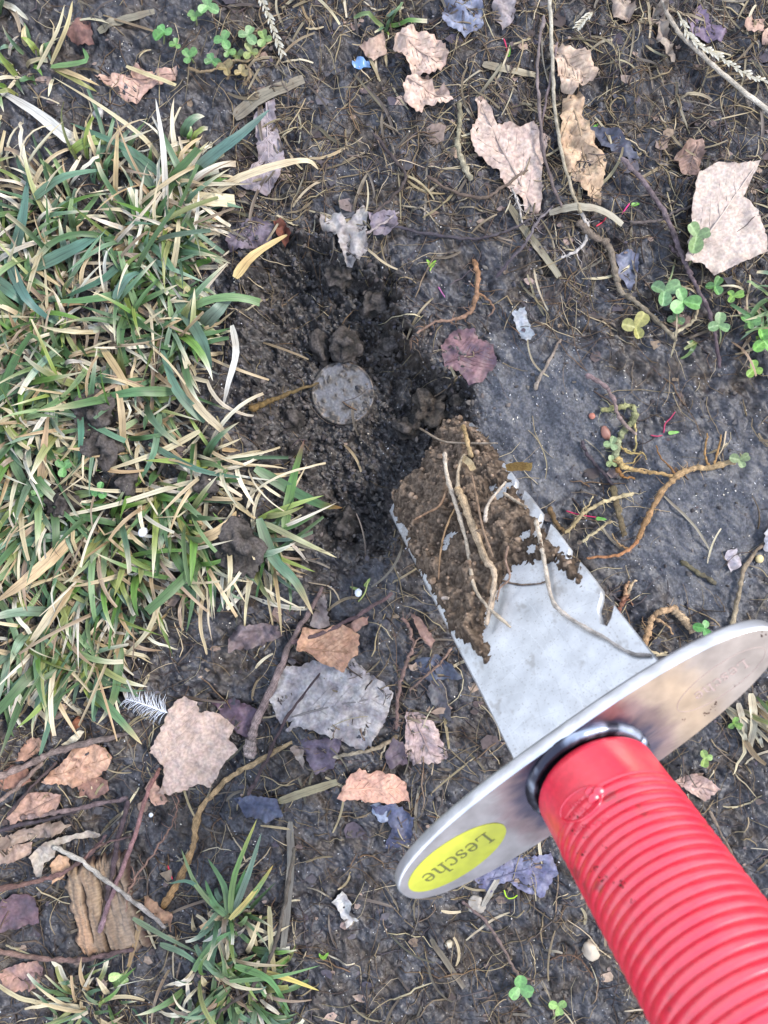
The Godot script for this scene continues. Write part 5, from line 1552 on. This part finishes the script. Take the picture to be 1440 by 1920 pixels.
	twig("twig", "straight tan stick below the large grey leaf's lower corner", "twig", [622, 1420, 668, 1412, 712, 1400, 745, 1380], 0.8, 1.1, [180, 168, 146], [150, 130, 104], {"h": 2.4, "branch": [{"a": [724, 1398, 716, 1412, 712, 1424], "r": [0.5, 0.4]}]})
	twig("twig", "small bleached twig lying over the grey scrap at the hole's rim", "twig", [686, 438, 712, 422, 748, 398], 0.6, 0.5, [186, 170, 164], [170, 156, 152], {"h": 4.0})
	twig("root", "wavy brown root hanging beside the large grey leaf", "root", [756, 1158, 768, 1178, 774, 1212, 762, 1245, 748, 1290, 744, 1350, 742, 1365], 0.7, 0.9, [150, 122, 112], [120, 98, 92], {"h": 2.2, "rough": 0.2})
	twig("root", "thin root slanting from the blade's left edge to the dark blue leaf", "root", [846, 1215, 826, 1240, 798, 1268, 768, 1294], 0.6, 0.5, [156, 128, 112], [130, 108, 98], {"h": 2.4, "branch": [{"a": [774, 1215, 786, 1195, 800, 1205], "r": [0.4, 0.3]}]})
	twig("root", "tan root bridging from the turf to the coin", "root", [470, 768, 505, 752, 545, 740, 598, 718], 1.6, 0.6, [128, 102, 60], [110, 94, 66], {"h": 5.0, "lump": 0.2})
	twig("root", "fine hanging rootlet on the left wall of the hole", "root", [500, 505, 512, 545, 508, 575, 530, 600], 0.35, 0.25, [118, 104, 84], [96, 84, 72], {"h": 1.0})
	twig("root", "dark root curving over the mud above the hole", "root", [700, 250, 740, 300, 760, 330, 740, 370, 700, 400], 0.8, 0.6, [84, 74, 74], [96, 84, 78], {"h": 2.4})
	twig("root", "brown root arching from the lobed pink leaf towards the hole's rim", "root", [800, 330, 850, 360, 905, 372, 940, 352, 1000, 310], 0.7, 0.6, [110, 94, 84], [130, 112, 98], {"h": 3.0})
	twig("root", "long dark root running across below the lobed pink leaf", "root", [720, 420, 790, 436, 870, 450, 930, 440, 1000, 410, 1040, 385], 0.7, 0.6, [80, 74, 82], [96, 88, 90], {"h": 2.2})
	twig("root", "dark twig crossing at a slant right of the lobed pink leaf", "root", [930, 520, 985, 455, 1005, 420, 1035, 390], 0.8, 0.5, [86, 78, 86], [150, 140, 140], {"h": 3.2})
	twig("root", "small brown root loop at the bottom centre", "root", [1110, 1830, 1090, 1800, 1060, 1790, 1030, 1800], 0.4, 0.3, [130, 100, 80], [120, 96, 80])
	# flat straws
	straw("bleached flat straw lying across the mud near the top, left of the stalks", [905, 120, 950, 130, 1004, 142], 15, [166, 154, 128])
	straw("flat olive straw above the slate blue leaf", [522, 1502, 575, 1484, 632, 1466], 16, [152, 142, 110], 2.0)
	straw("wide rotted straw lying in the mud below the hooked rootlet", [955, 385, 990, 440, 1022, 482, 1048, 520], 15, [128, 120, 96], 1.4)
	straw("grey straw lying on the mud beneath the pink and mauve leaf strips", [440, 220, 490, 185, 570, 150], 26, [150, 140, 120], 1.6)
	straw("arched grey straw over the ochre leaf's lower end", [1030, 400, 1080, 388, 1130, 395, 1168, 420], 14, [168, 158, 136], 4.5)
	straw("upright grey straw beside the short green tuft", [545, 1540, 545, 1640, 530, 1780], 15, [132, 126, 116], 2.2)
	straw("narrow yellow straw standing right of the short green tuft", [505, 1700, 508, 1770, 515, 1825], 10, [200, 188, 140], 5.0)
	straw("tan straw beside the bark chunk's right edge", [268, 1715, 256, 1760, 242, 1810], 9, [170, 140, 100], 4.0)
	straw("broad straw lying from the guard's end towards the mud, left one", [1385, 1318, 1390, 1350, 1398, 1380], 12, [196, 186, 160], 3.0)
	straw("broad straw lying from the guard's end towards the mud, right one", [1408, 1300, 1412, 1350, 1406, 1402], 15, [206, 194, 164], 4.0)
	straw("short straw in the litter below the blue grey wet leaf", [905, 1700, 925, 1660, 935, 1645], 11, [166, 160, 148], 2.4)
	straw("straw lying at the bottom left of the red grip", [808, 1760, 835, 1800, 870, 1850], 11, [120, 110, 92], 1.6)
	straw("straw in the left bottom corner, arched", [-10, 1840, 40, 1868, 100, 1882], 9, [206, 192, 150], 4.0)
	straw("pale straw blade lying across the mud at the top left", [185, 60, 230, 40, 290, 22], 16, [140, 132, 112], 1.4)
	straw("dry bracket of straw at the left, above the turf", [240, 130, 300, 150, 330, 160], 8, [210, 196, 150], 3.0)
	straw("narrow straw lying against the bare mud's edge at the right", [1245, 930, 1300, 985, 1330, 1030], 5, [136, 128, 110], 1.0)
	# roots on the blade
	blade_root("root", "longest cream root lying along the soil on the blade", [834, 849, 838, 892, 855, 947, 873, 1009, 881, 1055, 890, 1102, 914, 1137, 957, 1176], 1.1, 0.6, [236, 218, 182], [224, 204, 164], 10.0, {"end": 3.0})
	blade_root("root", "thick tan root with a split foot in the middle of the blade", [857, 915, 866, 932, 887, 989, 910, 1048, 926, 1070, 925, 1110, 912, 1172], 1.7, 1.0, [210, 180, 130], [220, 198, 162], 9.5, {"end": 3.0, "lump": 0.4})
	blade_root("root", "looped cream root at the upper end of the blade", [859, 930, 859, 885, 867, 860, 874, 852], 0.9, 0.9, [226, 204, 162], [214, 190, 146], 8.0)
	blade_root("root", "thin brown root beside the thick tan one on the blade", [885, 892, 896, 945, 906, 993, 924, 1044], 0.55, 0.5, [176, 146, 112], [190, 160, 124], 9.0)
	blade_root("root", "cream root with a bulb end curving on the blade's soil", [910, 978, 912, 955, 922, 935, 949, 903], 0.95, 0.5, [238, 220, 188], [220, 200, 164], 8.5)
	blade_root("root", "short cream root at the blade's right edge", [944, 924, 965, 938, 988, 951], 0.8, 0.6, [230, 210, 172], [214, 190, 150], 3.0)
	blade_root("root", "fine root lying across the tip end of the soil on the blade", [787, 803, 828, 826, 871, 831, 933, 831], 0.55, 0.4, [196, 172, 136], [204, 184, 150], 7.0)
	blade_root("root", "longest pale root curving down the bare metal of the blade", [1005, 975, 1012, 1010, 1020, 1050, 1031, 1110, 1046, 1141, 1089, 1172, 1132, 1195, 1178, 1223, 1222, 1229], 0.95, 0.6, [232, 214, 176], [216, 206, 184], 3.5, {"end": 0.7})
	blade_root("root", "tan root reaching left over the soil on the blade", [838, 919, 824, 948, 800, 962, 776, 975], 0.7, 0.4, [188, 152, 112], [176, 140, 104], 8.0)
	blade_root("root", "thin drooping root on the left part of the blade's soil", [869, 935, 845, 968, 828, 1022, 822, 1087], 0.5, 0.35, [176, 146, 100], [160, 130, 96], 8.0)
	blade_root("root", "crinkled thin root at the lower right of the soil on the blade", [953, 1024, 948, 1050, 956, 1083, 938, 1102, 932, 1125], 0.5, 0.35, [176, 146, 118], [166, 138, 112], 4.5)
	blade_root("root", "brown fibre stain lying across the bare blade metal", [940, 1088, 975, 1096, 1010, 1094, 1030, 1088], 0.4, 0.3, [160, 136, 108], [150, 128, 104], 0.4)
	blade_root("wood_chip", "flat cream wood chip near the tip end of the blade", [868, 858, 880, 868, 888, 882], 0, 0, [222, 192, 144], [232, 206, 160], 8.5, {"w": 2.6, "cat": "wood chip"})
	blade_root("root", "scaly tan root piece above the flat chip on the blade", [868, 798, 874, 818, 878, 836, 884, 856], 1.1, 1.0, [204, 170, 110], [214, 184, 130], 7.5, {"lump": 0.6})
	blade_root("straw", "flat orange straw flake sticking out over the blade's right edge", [949, 877, 972, 874, 998, 876], 0, 0, [196, 158, 92], [176, 138, 80], 2.5, {"w": 3.2, "cat": "straw"})
	blade_root("seed", "pale seed on the lower left soil of the blade", [829, 1121, 835, 1121, 842, 1122], 0.8, 0.6, [240, 220, 190], [236, 214, 180], 5.5, {"cat": "seed", "lump": 0.05})

func make_small() -> void:
	# bark chunk
	var cs := [G(118, 1622, 0), G(236, 1590, 0), G(288, 1772, 0), G(152, 1790, 0)]
	var mb := MB.new()
	var nx := 70
	var ny := 110
	for j in ny + 1:
		for k in nx + 1:
			var u := float(k) / nx
			var v := float(j) / ny
			var p: Vector3 = (cs[0] as Vector3).lerp(cs[1], u).lerp((cs[3] as Vector3).lerp(cs[2], u), v)
			var e := minf(minf(u, 1.0 - u) * 27.0, minf(v, 1.0 - v) * 40.0)
			var grain := n_mid.get_noise_2d(u * 95.0 + v * 6.0, v * 9.0) + 0.5 * n_mid.get_noise_2d(u * 240.0, v * 22.0)
			var crack := smoothstep(0.25, 0.5, n_mid.get_noise_2d(u * 95.0 + 33.0, v * 10.0 + 77.0))
			var y := 5.5 * (1.0 - exp(-e / 1.6)) + grain * 1.0 - crack * 2.2 + n_spot.get_noise_2d(u * 60.0, v * 60.0) * 0.5 + 1.2 * sin(u * 2.6)
			p.x += n_mid.get_noise_2d(v * 60.0, 5.0 + u * 9.0) * 2.6 * smoothstep(0.32, 0.5, absf(u - 0.5))
			p.z += n_mid.get_noise_2d(u * 120.0, 25.0 + v * 6.0) * 3.0 * smoothstep(0.35, 0.5, absf(v - 0.5))
			var c := co(170, 144, 116).lerp(co(136, 112, 90), smoothstep(-0.4, 0.4, grain))
			c = c.lerp(co(192, 150, 116), smoothstep(0.4, 0.15, u) * smoothstep(0.3, 0.7, v) * 0.8)
			c = c.lerp(co(92, 70, 54), crack)
			c = c.lerp(co(140, 122, 106), smoothstep(0.55, 0.85, u) * 0.75)
			c = c.lerp(co(84, 62, 50), smoothstep(2.2, 0.4, e))
			mb.vert(Vector3(p.x, gh(p.x, p.z) * 0.4 - 0.6 + y, p.z), c, Vector2(u * 0.25, v * 1.0))
	for j in ny:
		for k in nx:
			var a := j * (nx + 1) + k
			mb.quad(a, a + 1, a + nx + 2, a + nx + 1)
	solo("bark_chunk", mb, M.wood, G(200, 1690, 0), "weathered tan chunk of bark with split grain, lower left", "bark")
	# feather
	var fb := G(312, 1338, 3.0)
	var ft := thing("feather", "small fluffy white feather beside the flat pale tan leaf", "feather", fb)
	var shaft := [G(314, 1336, 4.0), G(290, 1328, 4.0), G(262, 1318, 3.5), G(235, 1310, 3.0)]
	var sp := smooth_path(shaft, 8)
	var fm := MB.new()
	tube(fm, sp, 0.32, 0.12, 5, co(236, 238, 244), co(240, 242, 250))
	part("shaft", fm, M.down, ft, fb)
	var bm := MB.new()
	for k in 46:
		var f := 0.06 + 0.92 * k / 46.0
		var at := sp[int(f * (sp.size() - 1))]
		for s in [-1.0, 1.0]:
			var dir := (sp[sp.size() - 1] - sp[0]).normalized()
			var sd: Vector3 = Vector3(-dir.z, 0, dir.x) * s
			var pts := PackedVector3Array()
			var l := rng.randf_range(5.0, 9.5) * (1.15 - 0.55 * f)
			var p := at
			var ang := rng.randf_range(0.5, 1.0)
			for j in 7:
				pts.push_back(p)
				p += (dir * cos(ang) + sd * sin(ang) + Vector3(0, rng.randf_range(-0.1, 0.12), 0)) * l / 7.0
				ang += rng.randf_range(-0.05, 0.3)
			tube(bm, pts, 0.11, 0.05, 3, co(232, 236, 246), co(240, 244, 252))
	part("down", bm, M.down, ft, fb).set_meta("kind", "stuff")
	# seed heads
	seed_head("feathery cream grass seed head hanging in from the top edge", [484, -12, 500, 20, 515, 60, 530, 104], 26)
	seed_head("long grey grass seed head lying across the top right corner", [1268, 24, 1300, 72, 1340, 104, 1400, 140, 1460, 160], 40)
	seed_head("short pale grass seed head below the top edge, right of the stalks", [1112, 20, 1096, 36, 1082, 52], 14)
	# clover
	var gr := [112, 158, 100]
	var bl := [126, 160, 124]
	clover("bright clover leaf above the pink leaf strip, left of the others", 308, 62, 26, -1.9, 5, [104, 160, 96], [0, 0], 3)
	clover("small bright clover leaf just below the leftmost bright one", 356, 108, 23, -2.4, 5, gr)
	clover("darker clover leaf left of the group at the top", 398, 115, 21, 0.4, 4, [96, 140, 92])
	clover("fresh clover leaf in the middle of the group at the top", 418, 74, 27, 0.9, 6, gr)
	clover("grey green clover leaf right of the group at the top", 464, 66, 25, -1.2, 6, [130, 160, 122])
	clover("olive clover leaf at the right end of the group at the top", 496, 74, 22, 2.2, 4, [136, 160, 104])
	clover("large clover leaf cut by the top edge", 388, 8, 30, 0.3, 7, [126, 168, 120])
	clover("dull clover leaf low behind the group at the top", 446, 106, 20, 1.4, 3, [130, 140, 92])
	clover("clover leaf with folded leaflets left of the big pale leaf's corner", 1246, 546, 34, -2.6, 7, bl, [20, -60])
	clover("glossy clover leaf right below the folded one", 1280, 566, 35, 0.35, 6, [122, 172, 110])
	clover("yellowing clover leaf at the end of the grey brown root", 1192, 614, 34, 1.3, 5, [178, 168, 106])
	clover("dull clover leaf lying on the big pale leaf", 1308, 442, 36, -2.4, 13, [132, 156, 118], [-18, 60])
	clover("round three leaved clover on the mud at the right", 1348, 610, 27, -1.4, 5, [136, 166, 126], [0, 36])
	clover("small clover leaf under the big pale leaf's lower corner", 1340, 536, 22, 1.0, 4, gr)
	clover("yellow green clover leaf above the round three leaved one", 1374, 556, 20, 0.0, 5, [140, 178, 92])
	clover("dim clover leaf under the glossy one", 1266, 598, 20, 0.8, 3, [120, 148, 116])
	clover("clover leaf right of the round three leaved one", 1402, 606, 22, 1.9, 5, [120, 164, 104])
	clover("bright clover leaf cut by the right edge", 1432, 640, 27, 2.6, 6, [128, 184, 92])
	clover("low clover leaf at the right edge, lowest of the patch", 1412, 694, 22, 0.2, 4, [150, 184, 92])
	clover("single clover leaf at the bottom edge left of the red grip", 974, 1852, 34, 0.5, 8, [116, 168, 108], [22, 36])
	clover("pale clover leaf at the bottom right of the single clover leaf", 1046, 1886, 22, -0.6, 5, [150, 184, 116], [-12, 26])
	clover("bright clover leaf behind the guard's upper edge", 1320, 1178, 24, -0.9, 5, [100, 164, 92])
	clover("pale yellow green clover leaf under the bright one at the guard", 1330, 1212, 17, 1.4, 3, [170, 186, 110])
	clover("tiny clover leaf at the knobby stalks right of the guard", 1376, 1356, 18, 0.4, 4, [136, 172, 92])
	clover("small curled clover leaf right of the red grip", 1322, 1420, 20, 2.0, 4, [158, 182, 110])
	clover("small clover leaf in the left turf, upper of three", 118, 876, 22, -0.4, 7, [120, 170, 112])
	clover("small clover leaf in the left turf, right of three", 188, 918, 22, 0.7, 7, [112, 166, 108])
	clover("small clover leaf in the left turf, lower left of three", 72, 922, 20, -1.3, 6, [146, 182, 130])
	clover("pale green cotyledon pair in the low tuft at the bottom left", 226, 1828, 24, 0.9, 7, [186, 206, 150], [0, 0], 2)
	clover("grey green leafy shoot at the far end of the orange tap root", 1386, 862, 24, -0.7, 5, [146, 160, 130])
	clover("second grey green shoot left of the tangled yellow roots", 1146, 866, 20, 2.4, 4, [150, 164, 126])
	clover("tiny grey green shoot on the tangled green stem", 1146, 832, 18, 0.9, 5, [150, 168, 136])
	for q in [["tiny olive clover leaf between the two leftmost bright ones", 330, 84, 17, 0.8], ["tiny clover leaf under the fresh middle one at the top", 428, 98, 18, 2.0], ["small dull clover leaf at the lower end of the top group", 470, 96, 19, 0.2], ["dried brown clover leaf below the top group", 424, 128, 20, 1.1], ["half withered clover leaf beside the dried brown one", 452, 136, 18, 2.6], ["small clover leaf by the large one at the top edge", 366, 30, 19, 1.7]]:
		clover(q[0], q[1], q[2], q[3], q[4], 4.0, [164, 140, 104] if "dried" in q[0] else [150, 156, 100] if "dull" in q[0] or "withered" in q[0] else [118, 156, 96])
	for q in [["brown creeping clover stem below the top group", [352, 130, 390, 140, 430, 124, 470, 112, 500, 84]], ["short tan clover stem standing under the dried brown leaf", [426, 150, 432, 132, 446, 112, 452, 90]], ["tan stalk looping at the right of the top clover group", [455, 160, 468, 140, 462, 124, 446, 128]]]:
		twig("clover_runner", q[0], "stalk", q[1], 0.7, 0.45, [150, 128, 100], [168, 146, 112], {"h": 2.5})
	# seedlings
	var R := [168, 64, 92]
	sprout("crimson stalked seedling with one green leaf on the bare mud at the right", [1244, 812, 1246, 795, 1256, 785, 1266, 772], R, [1253, 812, 1274, 810], [122, 190, 70])
	sprout("short crimson stalk lying left of the one leaved seedling", [1220, 816, 1232, 818, 1242, 816], R, [], gr)
	sprout("crimson seedling lying by the cream root, green leaf at its right end", [1062, 958, 1085, 965, 1118, 970], [180, 50, 90], [1118, 972, 1138, 974], [118, 190, 80])
	sprout("yellow green seedling on the mud above the elbow root", [806, 508, 810, 498], [150, 180, 80], [808, 500, 818, 488, 808, 500, 800, 486], [150, 200, 60])
	sprout("tiny magenta stalk left of the elbow root", [822, 538, 828, 548, 834, 558], [170, 104, 146], [], gr)
	sprout("red and green seedling near the top beside the flat straw", [944, 74, 950, 90, 952, 104], [190, 60, 90], [952, 106, 957, 84], [126, 200, 60])
	sprout("green shoot leaning right beside the ochre leaf", [1104, 246, 1108, 242], [120, 190, 70], [1104, 248, 1122, 232], [130, 206, 80])
	sprout("pink stalked seedling under the arched grey straw", [1166, 402, 1174, 390, 1180, 382], [214, 70, 130], [1184, 384, 1200, 382], [120, 190, 60])
	sprout("red stalk curled below the arched grey straw", [1118, 424, 1130, 416, 1136, 408], [200, 60, 80], [], gr)
	sprout("yellow green curl under the blue grey wet leaf", [945, 1668, 950, 1682, 962, 1684, 970, 1678], [170, 210, 60], [], gr)
	sprout("crimson shoot standing left of the short green tuft", [314, 1624, 320, 1636, 324, 1648], [220, 70, 90], [], gr)
	sprout("green seedling on the mud right of the wide bottom tuft", [604, 1800, 608, 1796], [150, 180, 90], [606, 1798, 616, 1786, 606, 1798, 598, 1788], [140, 190, 70])
	sprout("pale yellow seedling stalk left of the blade, above the tan shard", [672, 1128, 684, 1112, 690, 1090], [176, 180, 110], [684, 1100, 694, 1084, 676, 1108, 656, 1100], [166, 186, 100])
	# clods
	clod("round brown lump of soil on the hole's right rim above the blade tip", 812, 762, 8.5, 1, 0.7, 1.0, "soil_clod", [84, 76, 68], [116, 106, 96])
	clod("small clod wedged between the round lump and the blade tip", 866, 752, 5.0, 2)
	clod("dark clod lying on the turf's middle, upper one", 182, 776, 8.0, 9)
	clod("dark clod lying on the turf's middle, lower one", 192, 838, 7.5, 9)
	clod("clod at the left of the turf beside the small clover", 112, 944, 7.0, 7)
	clod("clod in the turf's right edge above the tan straw", 238, 902, 5.0, 8)
	clod("crumbly clod on the turf's lower right edge", 448, 1024, 8.5, 7, 0.7, 1.25)
	clod("small clod in the turf, right of the lower middle clod", 388, 908, 5.0, 8)
	clod("sausage shaped lump of soil above the coin", 602, 646, 4.6, 4, 0.9, 1.9)
	clod("knobbly lump right of the sausage shaped one, above the coin", 648, 648, 6.5, 3)
	clod("clod on the right wall of the hole, uppermost", 700, 570, 6.5, 2)
	clod("loose clod on the right wall below the uppermost one", 728, 640, 5.0, 2)
	clod("clod stuck low on the hole wall right of the coin", 768, 800, 6.0, 2)
	clod("small clod at the left foot of the hole wall beside the coin", 552, 790, 5.0, 2)
	clod("clod under the grey leaf scrap at the hole's top rim", 640, 520, 6.0, 2)
	clod("clod at the lower end of the hole, left of the blade", 652, 985, 6.5, 2)
	clod("dark clod hanging in the notch of the blade's right edge", 1082, 1078, 3.0, 62, 0.8)
	# pebbles and crumbs
	clod("white pebble beside the turf's upper edge", 185, 213, 2.5, 1.2, 0.8, 1.0, "pebble", [156, 152, 150], [186, 182, 178], "pebble", "", "grit", 0.4)
	clod("white crumb among the grass blades left of the tan straw", 268, 998, 1.9, 10, 0.8, 1.0, "white_crumb", [232, 232, 236], [250, 250, 252], "crumb", "", "grit", 0.3)
	clod("white crumb by the pale seedling at the hole's lower end", 672, 1110, 1.7, 2, 0.8, 1.0, "white_crumb", [232, 234, 238], [250, 250, 252], "crumb", "", "grit", 0.4)
	clod("buff pebble below the blue grey wet leaf", 894, 1696, 3.6, 1.0, 0.7, 1.0, "pebble", [140, 132, 122], [166, 158, 148], "pebble", "", "grit", 0.4)
	clod("brown white pebble near the red grip's left side at the bottom", 1106, 1778, 3.0, 1.0, 0.8, 1.3, "pebble", [160, 142, 122], [182, 166, 146], "pebble", "", "grit", 0.45)
	clod("small cream pebble at the bottom, left of the brown white one", 842, 1770, 1.8, 0.8, 0.8, 1.0, "pebble", [166, 154, 132], [182, 172, 152], "pebble", "", "grit", 0.4)
	clod("orange grit grain on the bare mud near the tangled roots", 1110, 780, 1.3, 0.6, 0.8, 1.0, "grit_grain", [160, 98, 80], [176, 112, 92], "grit", "", "grit", 0.2)
	clod("rust coloured chip left of the tangled green stem", 1136, 812, 1.9, 0.8, 0.5, 1.6, "grit_grain", [120, 78, 64], [140, 94, 78], "grit", "", "grit", 0.3)
	clod("round tan seed at the right edge stalks", 1424, 1048, 1.8, 2.0, 0.9, 1.0, "seed", [204, 178, 120], [216, 194, 140], "seed", "", "grit", 0.1)
	clod("white lump of frothy spit on the leaf stalk's right side", 283, 1528, 1.1, 2.0, 0.8, 1.0, "white_crumb", [220, 224, 230], [240, 242, 246], "crumb", "", "grit", 0.3)

func seed_head(label: String, a: Array, n: int) -> void:
	var p := px_path(a, 4.0, 8)
	var base := p[0]
	var t := thing("grass_plume", label, "seed head", base)
	var mb := MB.new()
	tube(mb, p, 0.4, 0.25, 5, co(206, 196, 168), co(222, 214, 190))
	part("stalk", mb, M.bark, t, base)
	for k in n:
		var f := 0.1 + 0.9 * k / n
		var at := p[mini(int(f * (p.size() - 1)), p.size() - 2)]
		var dir := (p[mini(int(f * (p.size() - 1)) + 1, p.size() - 1)] - at).normalized()
		var sd := dir.cross(Vector3.UP).normalized() * (1.0 if k % 2 else -1.0)
		var sb := MB.new()
		var e := at + (dir * 0.85 + sd * 0.5 + Vector3(0, rng.randf_range(-0.1, 0.3), 0)) * rng.randf_range(2.2, 3.6)
		ribbon(sb, smooth_path([at, at.lerp(e, 0.5) + Vector3(0, 0.3, 0), e], 3), 1.0, [co(216, 206, 176), co(236, 230, 208), co(240, 236, 220)], 0.2, 0.4, 0.3)
		part("spikelet", sb, M.blade, t, base)
